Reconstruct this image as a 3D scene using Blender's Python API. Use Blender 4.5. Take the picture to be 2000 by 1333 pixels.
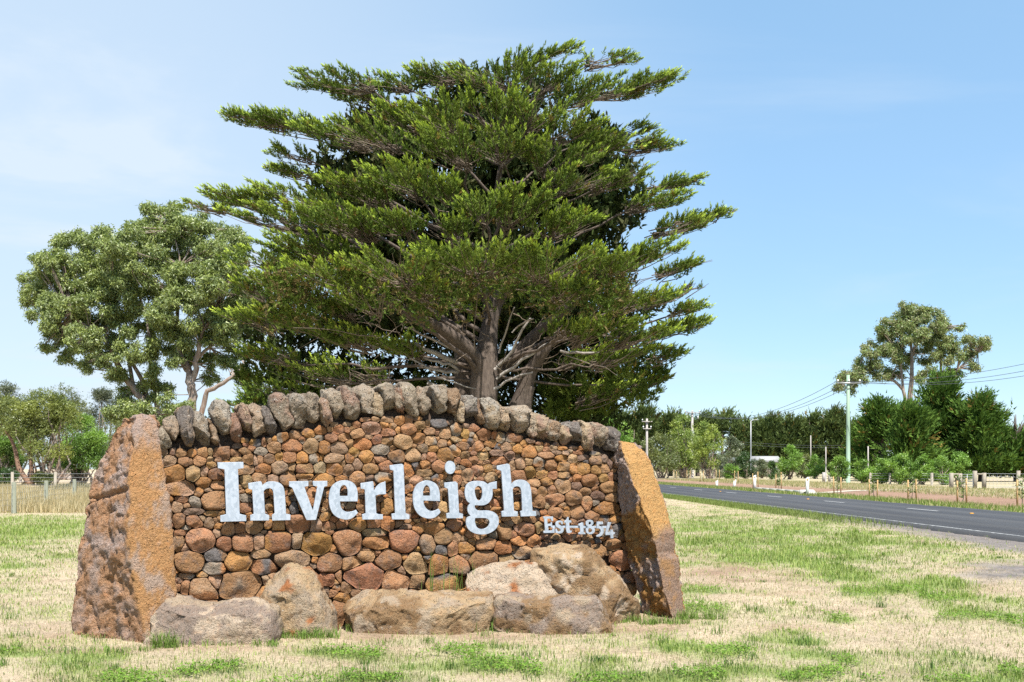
import bpy, bmesh, math, random
import numpy as np
from mathutils import Vector, Matrix

SC = bpy.context.scene
COL = SC.collection
for _o in list(bpy.data.objects):
    bpy.data.objects.remove(_o)

# ------------------------------------------------------------------ camera
EYE = 1.6
FPX = 1944.4          # focal length in pixels of the 2000 px wide photograph
HOR = 916.0           # picture row of the horizon
cam = bpy.data.cameras.new("camera")
cam.lens = 35.0
cam.sensor_width = 36.0
cam.shift_y = (HOR - 666.5) / 2000.0
cam.clip_start = 0.1
cam.clip_end = 6000.0
cam_ob = bpy.data.objects.new("camera", cam)
COL.objects.link(cam_ob)
cam_ob.location = (0, 0, EYE)
cam_ob.rotation_euler = (math.radians(90), 0, 0)
SC.camera = cam_ob

# ------------------------------------------------------------------ sky and sun
SUN_ELEV = math.radians(60)
SUN_H = Vector((0.30, -0.954, 0)).normalized()      # horizontal direction towards the sun
SUN_DIR = Vector((SUN_H.x * math.cos(SUN_ELEV), SUN_H.y * math.cos(SUN_ELEV), math.sin(SUN_ELEV)))

world = bpy.data.worlds.new("World")
SC.world = world
world.use_nodes = True
wt = world.node_tree
wt.nodes.clear()
w_out = wt.nodes.new("ShaderNodeOutputWorld")
w_bg = wt.nodes.new("ShaderNodeBackground")
w_bg.inputs["Strength"].default_value = 0.10
w_sky = wt.nodes.new("ShaderNodeTexSky")
w_sky.sky_type = 'NISHITA'
w_sky.sun_disc = False
w_sky.sun_elevation = SUN_ELEV
w_sky.sun_rotation = math.atan2(SUN_H.x, SUN_H.y)
w_sky.altitude = 200
w_sky.air_density = 1.0
w_sky.dust_density = 0.3
w_sky.ozone_density = 1.2
# thin high cloud: a soft veil plus streaks, laid out on a plane overhead
w_tc = wt.nodes.new("ShaderNodeTexCoord")
w_sep = wt.nodes.new("ShaderNodeSeparateXYZ")
wt.links.new(w_tc.outputs["Generated"], w_sep.inputs[0])
def wmath(op, a, b=None):
    n = wt.nodes.new("ShaderNodeMath"); n.operation = op
    for i, v in enumerate((a, b)):
        if v is None: continue
        if isinstance(v, (int, float)): n.inputs[i].default_value = v
        else: wt.links.new(v, n.inputs[i])
    return n.outputs[0]
zz = wmath('ADD', wmath('MAXIMUM', w_sep.outputs[2], 0.0), 0.16)
w_comb = wt.nodes.new("ShaderNodeCombineXYZ")
wt.links.new(wmath('DIVIDE', w_sep.outputs[0], zz), w_comb.inputs[0])
wt.links.new(wmath('MULTIPLY', wmath('DIVIDE', w_sep.outputs[1], zz), 1.7), w_comb.inputs[1])
w_n = wt.nodes.new("ShaderNodeTexNoise")
w_n.inputs["Scale"].default_value = 0.9
w_n.inputs["Detail"].default_value = 7
w_n.inputs["Roughness"].default_value = 0.55
w_n.inputs["Distortion"].default_value = 0.6
wt.links.new(w_comb.outputs[0], w_n.inputs["Vector"])
w_r = wt.nodes.new("ShaderNodeMapRange")
w_r.interpolation_type = 'SMOOTHSTEP'
w_r.inputs["From Min"].default_value = 0.46
w_r.inputs["From Max"].default_value = 0.78
w_r.inputs["To Max"].default_value = 0.55
wt.links.new(w_n.outputs["Fac"], w_r.inputs["Value"])
w_dot = wt.nodes.new("ShaderNodeVectorMath"); w_dot.operation = 'DOT_PRODUCT'
wt.links.new(w_tc.outputs["Generated"], w_dot.inputs[0])
w_dot.inputs[1].default_value = Vector((-0.62, 0.77, 0.16)).normalized()
w_v = wt.nodes.new("ShaderNodeMapRange")
w_v.interpolation_type = 'SMOOTHSTEP'
w_v.inputs["From Min"].default_value = 0.60
w_v.inputs["From Max"].default_value = 1.0
w_v.inputs["To Max"].default_value = 0.62
wt.links.new(w_dot.outputs["Value"], w_v.inputs["Value"])
veil = wmath('MINIMUM', wmath('ADD', wmath('MULTIPLY', w_r.outputs[0], wmath('ADD', w_v.outputs[0], 0.55)), w_v.outputs[0]), 0.85)
w_hz = wt.nodes.new("ShaderNodeMix"); w_hz.data_type = 'RGBA'
w_hz.inputs["Factor"].default_value = 0.55
wt.links.new(w_sky.outputs[0], w_hz.inputs["A"])
w_hz.inputs["B"].default_value = (1.95, 3.55, 5.25, 1)
w_mix = wt.nodes.new("ShaderNodeMix"); w_mix.data_type = 'RGBA'
wt.links.new(veil, w_mix.inputs["Factor"])
wt.links.new(w_hz.outputs["Result"], w_mix.inputs["A"])
w_mix.inputs["B"].default_value = (4.0, 4.55, 5.1, 1)
wt.links.new(w_mix.outputs["Result"], w_bg.inputs["Color"])
wt.links.new(w_bg.outputs[0], w_out.inputs[0])

sun = bpy.data.lights.new("sun", 'SUN')
sun.energy = 5.0
sun.angle = math.radians(0.5)
sun.color = (1.0, 0.955, 0.88)
sun_ob = bpy.data.objects.new("sun", sun)
COL.objects.link(sun_ob)
sun_ob.rotation_euler = (-SUN_DIR).to_track_quat('-Z', 'Y').to_euler()

SC.view_settings.view_transform = 'Standard'
SC.view_settings.look = 'None'
SC.view_settings.exposure = 1.0
SC.view_settings.gamma = 1.0
SC.view_settings.use_curve_mapping = False
SC.cycles.max_bounces = 5
SC.cycles.diffuse_bounces = 2
SC.cycles.glossy_bounces = 2
SC.cycles.transmission_bounces = 3
SC.cycles.use_denoising = False
SC.cycles.denoiser = 'OPENIMAGEDENOISE'
SC.cycles.denoising_input_passes = 'RGB_ALBEDO_NORMAL'

# ------------------------------------------------------------------ helpers
ALB = 0.72            # albedo level that goes with the exposure
R = np.random.default_rng(7)
random.seed(7)

def at(px, py, depth):
    """World point seen at picture position (px, py) at distance depth along the view axis."""
    return np.array([(px - 1000.0) / FPX * depth, depth, EYE - (py - HOR) / FPX * depth])

def ground_at(px, py):
    d = EYE * FPX / (py - HOR)
    return np.array([(px - 1000.0) / FPX * d, d, 0.0])

def _hash(ix, iy, iz, seed):
    h = (ix.astype(np.int64) * 374761393 + iy.astype(np.int64) * 668265263 + iz.astype(np.int64) * 1274126177 + seed * 974634521) & 0xffffffff
    h = ((h ^ (h >> 13)) * 1274126177) & 0xffffffff
    h = ((h ^ (h >> 15)) * 668265263) & 0xffffffff
    return ((h ^ (h >> 16)) & 0xffff) / 65535.0

def vnoise(p, seed=0):
    p = np.asarray(p, float)
    f = np.floor(p); t = p - f
    t = t * t * (3 - 2 * t)
    x, y, z = f[..., 0], f[..., 1], f[..., 2]
    out = 0
    for dx in (0, 1):
        wx = t[..., 0] if dx else 1 - t[..., 0]
        for dy in (0, 1):
            wy = t[..., 1] if dy else 1 - t[..., 1]
            for dz in (0, 1):
                wz = t[..., 2] if dz else 1 - t[..., 2]
                out = out + wx * wy * wz * _hash(x + dx, y + dy, z + dz, seed)
    return out

def fbm(p, octaves=4, seed=0, gain=0.5):
    p = np.asarray(p, float)
    a, s, tot = 1.0, 0.0, 0.0
    for k in range(octaves):
        s = s + a * (vnoise(p * (2.03 ** k), seed + k * 17) * 2 - 1)
        tot += a; a *= gain
    return s / tot

def fbm2(x, y, octaves=4, seed=0):
    return fbm(np.stack([x, y, np.zeros_like(x)], -1), octaves, seed)

def sstep(a, b, x):
    t = np.clip((x - a) / (b - a), 0, 1)
    return t * t * (3 - 2 * t)

def make_mesh(name, verts, faces, color=None, smooth=False, mats=(), fmat=None):
    """faces: (M,3) or (M,4) array."""
    verts = np.asarray(verts, np.float32); faces = np.asarray(faces, np.int32)
    me = bpy.data.meshes.new(name)
    n, k = faces.shape
    me.vertices.add(len(verts)); me.vertices.foreach_set('co', verts.ravel())
    me.loops.add(n * k); me.loops.foreach_set('vertex_index', faces.ravel())
    me.polygons.add(n); me.polygons.foreach_set('loop_start', np.arange(0, n * k, k, dtype=np.int32))
    if smooth:
        me.polygons.foreach_set('use_smooth', np.ones(n, bool))
    for m in mats:
        me.materials.append(m)
    if fmat is not None:
        me.polygons.foreach_set('material_index', np.asarray(fmat, np.int32))
    me.update(calc_edges=True)
    if color is not None:
        c = np.ones((len(verts), 4), np.float32); c[:, :3] = np.asarray(color) * ALB
        me.color_attributes.new('tint', 'FLOAT_COLOR', 'POINT').data.foreach_set('color', c.ravel())
    return me

def link(name, me, parent=None, loc=None, kind=None, label=None):
    o = bpy.data.objects.new(name, me)
    COL.objects.link(o)
    if parent is not None:
        o.parent = parent
    if loc is not None:
        o.location = loc
    if kind: o['kind'] = kind
    if label: o['label'] = label
    return o

def thing(name, label, cat, loc=(0, 0, 0), rz=0.0, group=None):
    o = bpy.data.objects.new(name, None)
    o.empty_display_size = 0.2
    COL.objects.link(o)
    o.location = loc; o.rotation_euler = (0, 0, rz)
    o['label'] = label; o['category'] = cat
    if group: o['group'] = group
    return o

def tag(o, label, cat, group=None):
    o['label'] = label; o['category'] = cat
    if group: o['group'] = group
    return o

def copy_tree(root, loc, rz=0.0, label=None, scale=1.0):
    r = root.copy(); COL.objects.link(r)
    r.location = loc; r.rotation_euler = (0, 0, rz); r.scale = (scale, scale, scale)
    if label: r['label'] = label
    for ch in list(root.children):
        c = ch.copy(); COL.objects.link(c); c.parent = r
        for g in list(ch.children):
            d = g.copy(); COL.objects.link(d); d.parent = c
    return r

class Geo:
    """Collects quads and triangles (all stored as quads or tris) of one part."""
    def __init__(self):
        self.v = []; self.q = []; self.t = []; self.n = 0
    def add(self, v, q=None, t=None):
        v = np.asarray(v, float).reshape(-1, 3)
        if q is not None: self.q.append(np.asarray(q, int) + self.n)
        if t is not None: self.t.append(np.asarray(t, int) + self.n)
        self.v.append(v); self.n += len(v)
        return self
    def box(self, lo, hi, M=None):
        x0, y0, z0 = lo; x1, y1, z1 = hi
        v = np.array([(x0,y0,z0),(x1,y0,z0),(x1,y1,z0),(x0,y1,z0),(x0,y0,z1),(x1,y0,z1),(x1,y1,z1),(x0,y1,z1)], float)
        if M is not None:
            v = v @ np.array(M)[:3, :3].T + np.array(M)[:3, 3]
        return self.add(v, q=[(0,3,2,1),(4,5,6,7),(0,1,5,4),(1,2,6,5),(2,3,7,6),(3,0,4,7)])
    def tube(self, pts, rad, n=6, cap=True):
        pts = np.asarray(pts, float); m = len(pts)
        rad = np.broadcast_to(np.asarray(rad, float), (m,))
        tan = np.gradient(pts, axis=0)
        tan /= np.linalg.norm(tan, axis=1, keepdims=True) + 1e-9
        ref = np.array([0, 0, 1.0]) if abs(tan[0][2]) < 0.8 else np.array([1.0, 0, 0])
        a = np.cross(tan, ref); a /= np.linalg.norm(a, axis=1, keepdims=True) + 1e-9
        b = np.cross(tan, a)
        th = np.arange(n) / n * 2 * math.pi
        v = pts[:, None] + rad[:, None, None] * (a[:, None] * np.cos(th)[None, :, None] + b[:, None] * np.sin(th)[None, :, None])
        i = np.arange(m - 1)[:, None] * n; j = np.arange(n)[None]
        k = (j + 1) % n
        q = np.stack([i + j, i + k, i + n + k, i + n + j], -1).reshape(-1, 4)
        self.add(v.reshape(-1, 3), q=q)
        if cap:
            base = self.n - m * n
            for r0 in (0, (m - 1) * n):
                self.v.append(v[r0 // n].mean(0)[None]); c = self.n; self.n += 1
                jj = np.arange(n)
                self.t.append(np.stack([base + r0 + jj, base + r0 + (jj + 1) % n, np.full(n, c)], -1))
        return self
    def cyl(self, p0, p1, r0, r1=None, n=8):
        return self.tube([p0, p1], [r0, r0 if r1 is None else r1], n)
    def build(self, name, mat, parent=None, color=None, smooth=False, kind=None, label=None, loc=None):
        v = np.concatenate(self.v)
        tris = []
        if self.q:
            q = np.concatenate(self.q); tris += [q[:, [0, 1, 2]], q[:, [0, 2, 3]]]
        if self.t:
            tris.append(np.concatenate(self.t))
        if loc is not None: v = v - np.asarray(loc)
        me = make_mesh(name, v, np.concatenate(tris), color, smooth, [mat])
        return link(name, me, parent, None, kind, label)

# ------------------------------------------------------------------ materials
class Mat:
    def __init__(self, name):
        self.m = bpy.data.materials.new(name); self.m.use_nodes = True
        self.nt = self.m.node_tree; self.nt.nodes.clear()
        self.out = self.nt.nodes.new("ShaderNodeOutputMaterial")
    def n(self, t, **kw):
        x = self.nt.nodes.new(t)
        for k, v in kw.items(): setattr(x, k, v)
        return x
    def l(self, a, b): self.nt.links.new(a, b)
    def setin(self, node, key, v):
        if isinstance(v, bpy.types.NodeSocket): self.l(v, node.inputs[key])
        else: node.inputs[key].default_value = v
    def math(self, op, a, b=0.0, clamp=False):
        x = self.n("ShaderNodeMath", operation=op, use_clamp=clamp)
        self.setin(x, 0, a); self.setin(x, 1, b)
        return x.outputs[0]
    def mix(self, fac, a, b, blend='MIX'):
        x = self.n("ShaderNodeMix", data_type='RGBA', blend_type=blend)
        self.setin(x, "Factor", fac)
        for k, v in (("A", a), ("B", b)):
            self.setin(x, k, v if isinstance(v, bpy.types.NodeSocket) else tuple(v) + ((1,) if len(v) == 3 else ()))
        return x.outputs["Result"]
    def pos(self): return self.n("ShaderNodeNewGeometry").outputs["Position"]
    def obj(self): return self.n("ShaderNodeTexCoord").outputs["Object"]
    def noise(self, vec, scale, detail=4, rough=0.55, dist=0.0):
        x = self.n("ShaderNodeTexNoise")
        self.l(vec, x.inputs["Vector"])
        x.inputs["Scale"].default_value = scale; x.inputs["Detail"].default_value = detail
        x.inputs["Roughness"].default_value = rough; x.inputs["Distortion"].default_value = dist
        return x.outputs["Fac"]
    def voro(self, vec, scale, feature='F1', out="Distance"):
        x = self.n("ShaderNodeTexVoronoi", feature=feature)
        self.l(vec, x.inputs["Vector"]); x.inputs["Scale"].default_value = scale
        return x.outputs[out]
    def ramp(self, v, a, b, lo=0.0, hi=1.0):
        x = self.n("ShaderNodeMapRange", interpolation_type='SMOOTHSTEP')
        self.l(v, x.inputs["Value"])
        for k, val in (("From Min", a), ("From Max", b), ("To Min", lo), ("To Max", hi)):
            x.inputs[k].default_value = val
        return x.outputs[0]
    def attr(self, name='tint'):
        x = self.n("ShaderNodeAttribute", attribute_name=name)
        return x.outputs["Color"]
    def scale_vec(self, vec, s):
        x = self.n("ShaderNodeMapping"); self.l(vec, x.inputs["Vector"]); x.inputs["Scale"].default_value = s
        return x.outputs[0]
    def bump(self, h, strength, dist, prev=None):
        x = self.n("ShaderNodeBump"); self.l(h, x.inputs["Height"])
        x.inputs["Strength"].default_value = strength; x.inputs["Distance"].default_value = dist
        if prev is not None: self.l(prev, x.inputs["Normal"])
        return x.outputs[0]
    def principled(self, color, rough=0.8, metallic=0.0, normal=None, spec=0.3):
        p = self.n("ShaderNodeBsdfPrincipled")
        self.setin(p, "Base Color", color if isinstance(color, bpy.types.NodeSocket) else tuple(color) + (1,))
        self.setin(p, "Roughness", rough); self.setin(p, "Metallic", metallic)
        p.inputs["Specular IOR Level"].default_value = spec
        if normal is not None: self.l(normal, p.inputs["Normal"])
        self.l(p.outputs[0], self.out.inputs[0])
        return self.m

def rock_mat(name, lichen=0.35, pits=1.0, grain=1.0, patch=0.5, lcol=(0.45, 0.41, 0.35), patch_col=(0.115, 0.10, 0.095)):
    """Porous basalt: the tint attribute is the stone's own colour."""
    M = Mat(name); p = M.pos()
    base = M.attr()
    blot = M.ramp(M.noise(p, 9, 5, 0.6, 0.4), 0.52, 0.68)
    c = M.mix(M.math('MULTIPLY', blot, patch), base, patch_col)
    warm = M.ramp(M.noise(p, 23, 4, 0.6), 0.45, 0.75)
    c = M.mix(M.math('MULTIPLY', warm, 0.35), c, M.mix(1.0, base, (1.35, 1.0, 0.75), 'MULTIPLY'))
    li = M.ramp(M.noise(p, 30, 6, 0.65, 0.3), 0.58, 0.68)
    li2 = M.ramp(M.noise(p, 5, 2), 0.42, 0.62)
    c = M.mix(M.math('MULTIPLY', M.math('MULTIPLY', li, li2), lichen), c, lcol)
    fine = M.noise(p, 160, 3, 0.7)
    c = M.mix(1.0, c, M.n_rgb(M.ramp(fine, 0.25, 0.75, 0.78, 1.2)), 'MULTIPLY')
    v = M.voro(p, 62); v2 = M.voro(p, 27)
    pit = M.math('MULTIPLY', M.ramp(v, 0.10, 0.34, 1.0, 0.0), M.ramp(M.noise(p, 14, 2), 0.42, 0.6))
    pit2 = M.math('MULTIPLY', M.ramp(v2, 0.05, 0.22, 1.0, 0.0), M.ramp(M.noise(p, 9, 2), 0.5, 0.6))
    pp = M.math('MAXIMUM', pit, pit2)
    c = M.mix(M.math('MULTIPLY', pp, 0.4 * pits), c, (0.05, 0.036, 0.028))
    h = M.math('SUBTRACT', M.noise(p, 38, 8, 0.68), M.math('MULTIPLY', pp, 0.45 * pits))
    nb = M.bump(h, 1.0 * grain, 0.035)
    return M.principled(c, 0.92, 0, nb, 0.15)

def _n_rgb(self, v):
    x = self.n("ShaderNodeCombineColor")
    for i in range(3): self.l(v, x.inputs[i])
    return x.outputs[0]
Mat.n_rgb = _n_rgb

def leaf_mat(name, trans=0.28, gloss=0.0):
    M = Mat(name); c = M.attr()
    d = M.n("ShaderNodeBsdfDiffuse"); M.l(c, d.inputs[0])
    t = M.n("ShaderNodeBsdfTranslucent")
    M.l(M.mix(1.0, c, (1.15, 1.25, 0.55), 'MULTIPLY'), t.inputs[0])
    s = M.n("ShaderNodeMixShader"); s.inputs[0].default_value = trans
    M.l(d.outputs[0], s.inputs[1]); M.l(t.outputs[0], s.inputs[2])
    o = s
    if gloss > 0:
        g = M.n("ShaderNodeBsdfGlossy"); g.inputs["Roughness"].default_value = 0.45
        s2 = M.n("ShaderNodeMixShader"); s2.inputs[0].default_value = gloss
        M.l(s.outputs[0], s2.inputs[1]); M.l(g.outputs[0], s2.inputs[2]); o = s2
    M.l(o.outputs[0], M.out.inputs[0])
    return M.m

def bark_mat(name, c1, c2, vscale=(9, 9, 1.6), bump=0.8):
    c1 = tuple(a * ALB for a in c1); c2 = tuple(a * ALB for a in c2)
    M = Mat(name); p = M.scale_vec(M.obj(), vscale)
    f = M.noise(p, 2.2, 6, 0.65, 0.5)
    c = M.mix(M.ramp(f, 0.35, 0.65), c1, c2)
    c = M.mix(M.ramp(M.noise(M.obj(), 1.3, 3), 0.4, 0.7, 0, 0.4), c, tuple(0.6 * a for a in c1))
    return M.principled(c, 0.9, 0, M.bump(f, bump, 0.05), 0.2)

def paint_mat(name, col, rough=0.6, wear=0.25, metallic=0.0):
    col = tuple(a * 0.8 for a in col)
    M = Mat(name); p = M.obj()
    f = M.noise(p, 7, 6, 0.65)
    c = M.mix(M.ramp(f, 0.45, 0.75, 0, wear), col, tuple(0.55 * a for a in col))
    return M.principled(c, rough, metallic, M.bump(M.noise(p, 60, 4), 0.15, 0.01), 0.3)

M_ROCK = rock_mat("basalt_fieldstone")
M_CAP = rock_mat("weathered_capstone", lichen=1.0, lcol=(0.50, 0.47, 0.41), pits=1.5, grain=1.3, patch=0.4, patch_col=(0.13, 0.112, 0.10))
M_STAND = rock_mat("standing_stone_rock", lichen=0.25, pits=0.9, grain=1.2, patch=0.0)
M_BOULD = rock_mat("boulder_rock", lichen=0.6, pits=0.9, grain=1.1, patch=0.35, patch_col=(0.15, 0.125, 0.11))
M_LEAF = leaf_mat("cypress_foliage", 0.10)
M_GUM = leaf_mat("gum_foliage", 0.25, 0.04)
M_GRASS = leaf_mat("grass_blades", 0.32)
M_TWIG = bark_mat("cypress_twigs", (0.30, 0.24, 0.185), (0.17, 0.13, 0.10))
M_BARK = bark_mat("cypress_bark", (0.21, 0.165, 0.135), (0.10, 0.078, 0.065))
M_GUMBARK = bark_mat("gum_bark", (0.46, 0.40, 0.35), (0.28, 0.18, 0.125), (2.2, 2.2, 0.7), 0.25)
M_WOOD = paint_mat("weathered_post_timber", (0.34, 0.30, 0.24), 0.85, 0.5)
M_STAKE = paint_mat("pine_stake_timber", (0.50, 0.33, 0.15), 0.8, 0.3)
M_WHITE = paint_mat("white_plastic_post", (0.80, 0.80, 0.79), 0.5, 0.1)
M_POLE = paint_mat("grey_pole_timber", (0.46, 0.42, 0.39), 0.85, 0.35)
M_GREENPOLE = paint_mat("pale_green_pole_paint", (0.30, 0.42, 0.31), 0.6, 0.15)
M_STEEL = paint_mat("dull_steel", (0.45, 0.46, 0.47), 0.5, 0.2, 0.5)
M_DARKWIRE = paint_mat("dark_wire", (0.10, 0.11, 0.12), 0.6, 0.1)
M_CONC = paint_mat("pale_concrete", (0.56, 0.54, 0.50), 0.85, 0.25)
M_GREENBOX = paint_mat("dark_green_paint", (0.04, 0.11, 0.08), 0.5, 0.1)
# ------------------------------------------------------------------ the dry stone wall
WA = np.array([(335 - 1000) / FPX * 9.6, 9.6, 0.0])
WB = np.array([(1225 - 1000) / FPX * 11.25, 11.25, 0.0])
WD = (WB - WA) / np.linalg.norm(WB - WA)
WN = np.array([WD[1], -WD[0], 0.0])          # wall normal, towards the camera
EYEP = np.array([0, 0, EYE])

def wall_uz(px, py, k=0.0):
    r = np.array([(px - 1000) / FPX, 1.0, -(py - HOR) / FPX])
    t = (k + (WA - EYEP) @ WN) / (r @ WN)
    P = EYEP + t * r
    return (P - WA) @ WD, P[2]

def wall_pt(u, z, n):
    return WA + np.multiply.outer(u, WD) + np.multiply.outer(n, WN) + np.multiply.outer(z, np.array([0, 0, 1.0]))

TINT = {'b': (0.360, 0.225, 0.130), 'o': (0.430, 0.225, 0.085), 'r': (0.330, 0.175, 0.105), 'g': (0.300, 0.245, 0.190),
        'd': (0.160, 0.145, 0.140), 't': (0.400, 0.300, 0.185), 'y': (0.440, 0.270, 0.105)}

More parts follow.
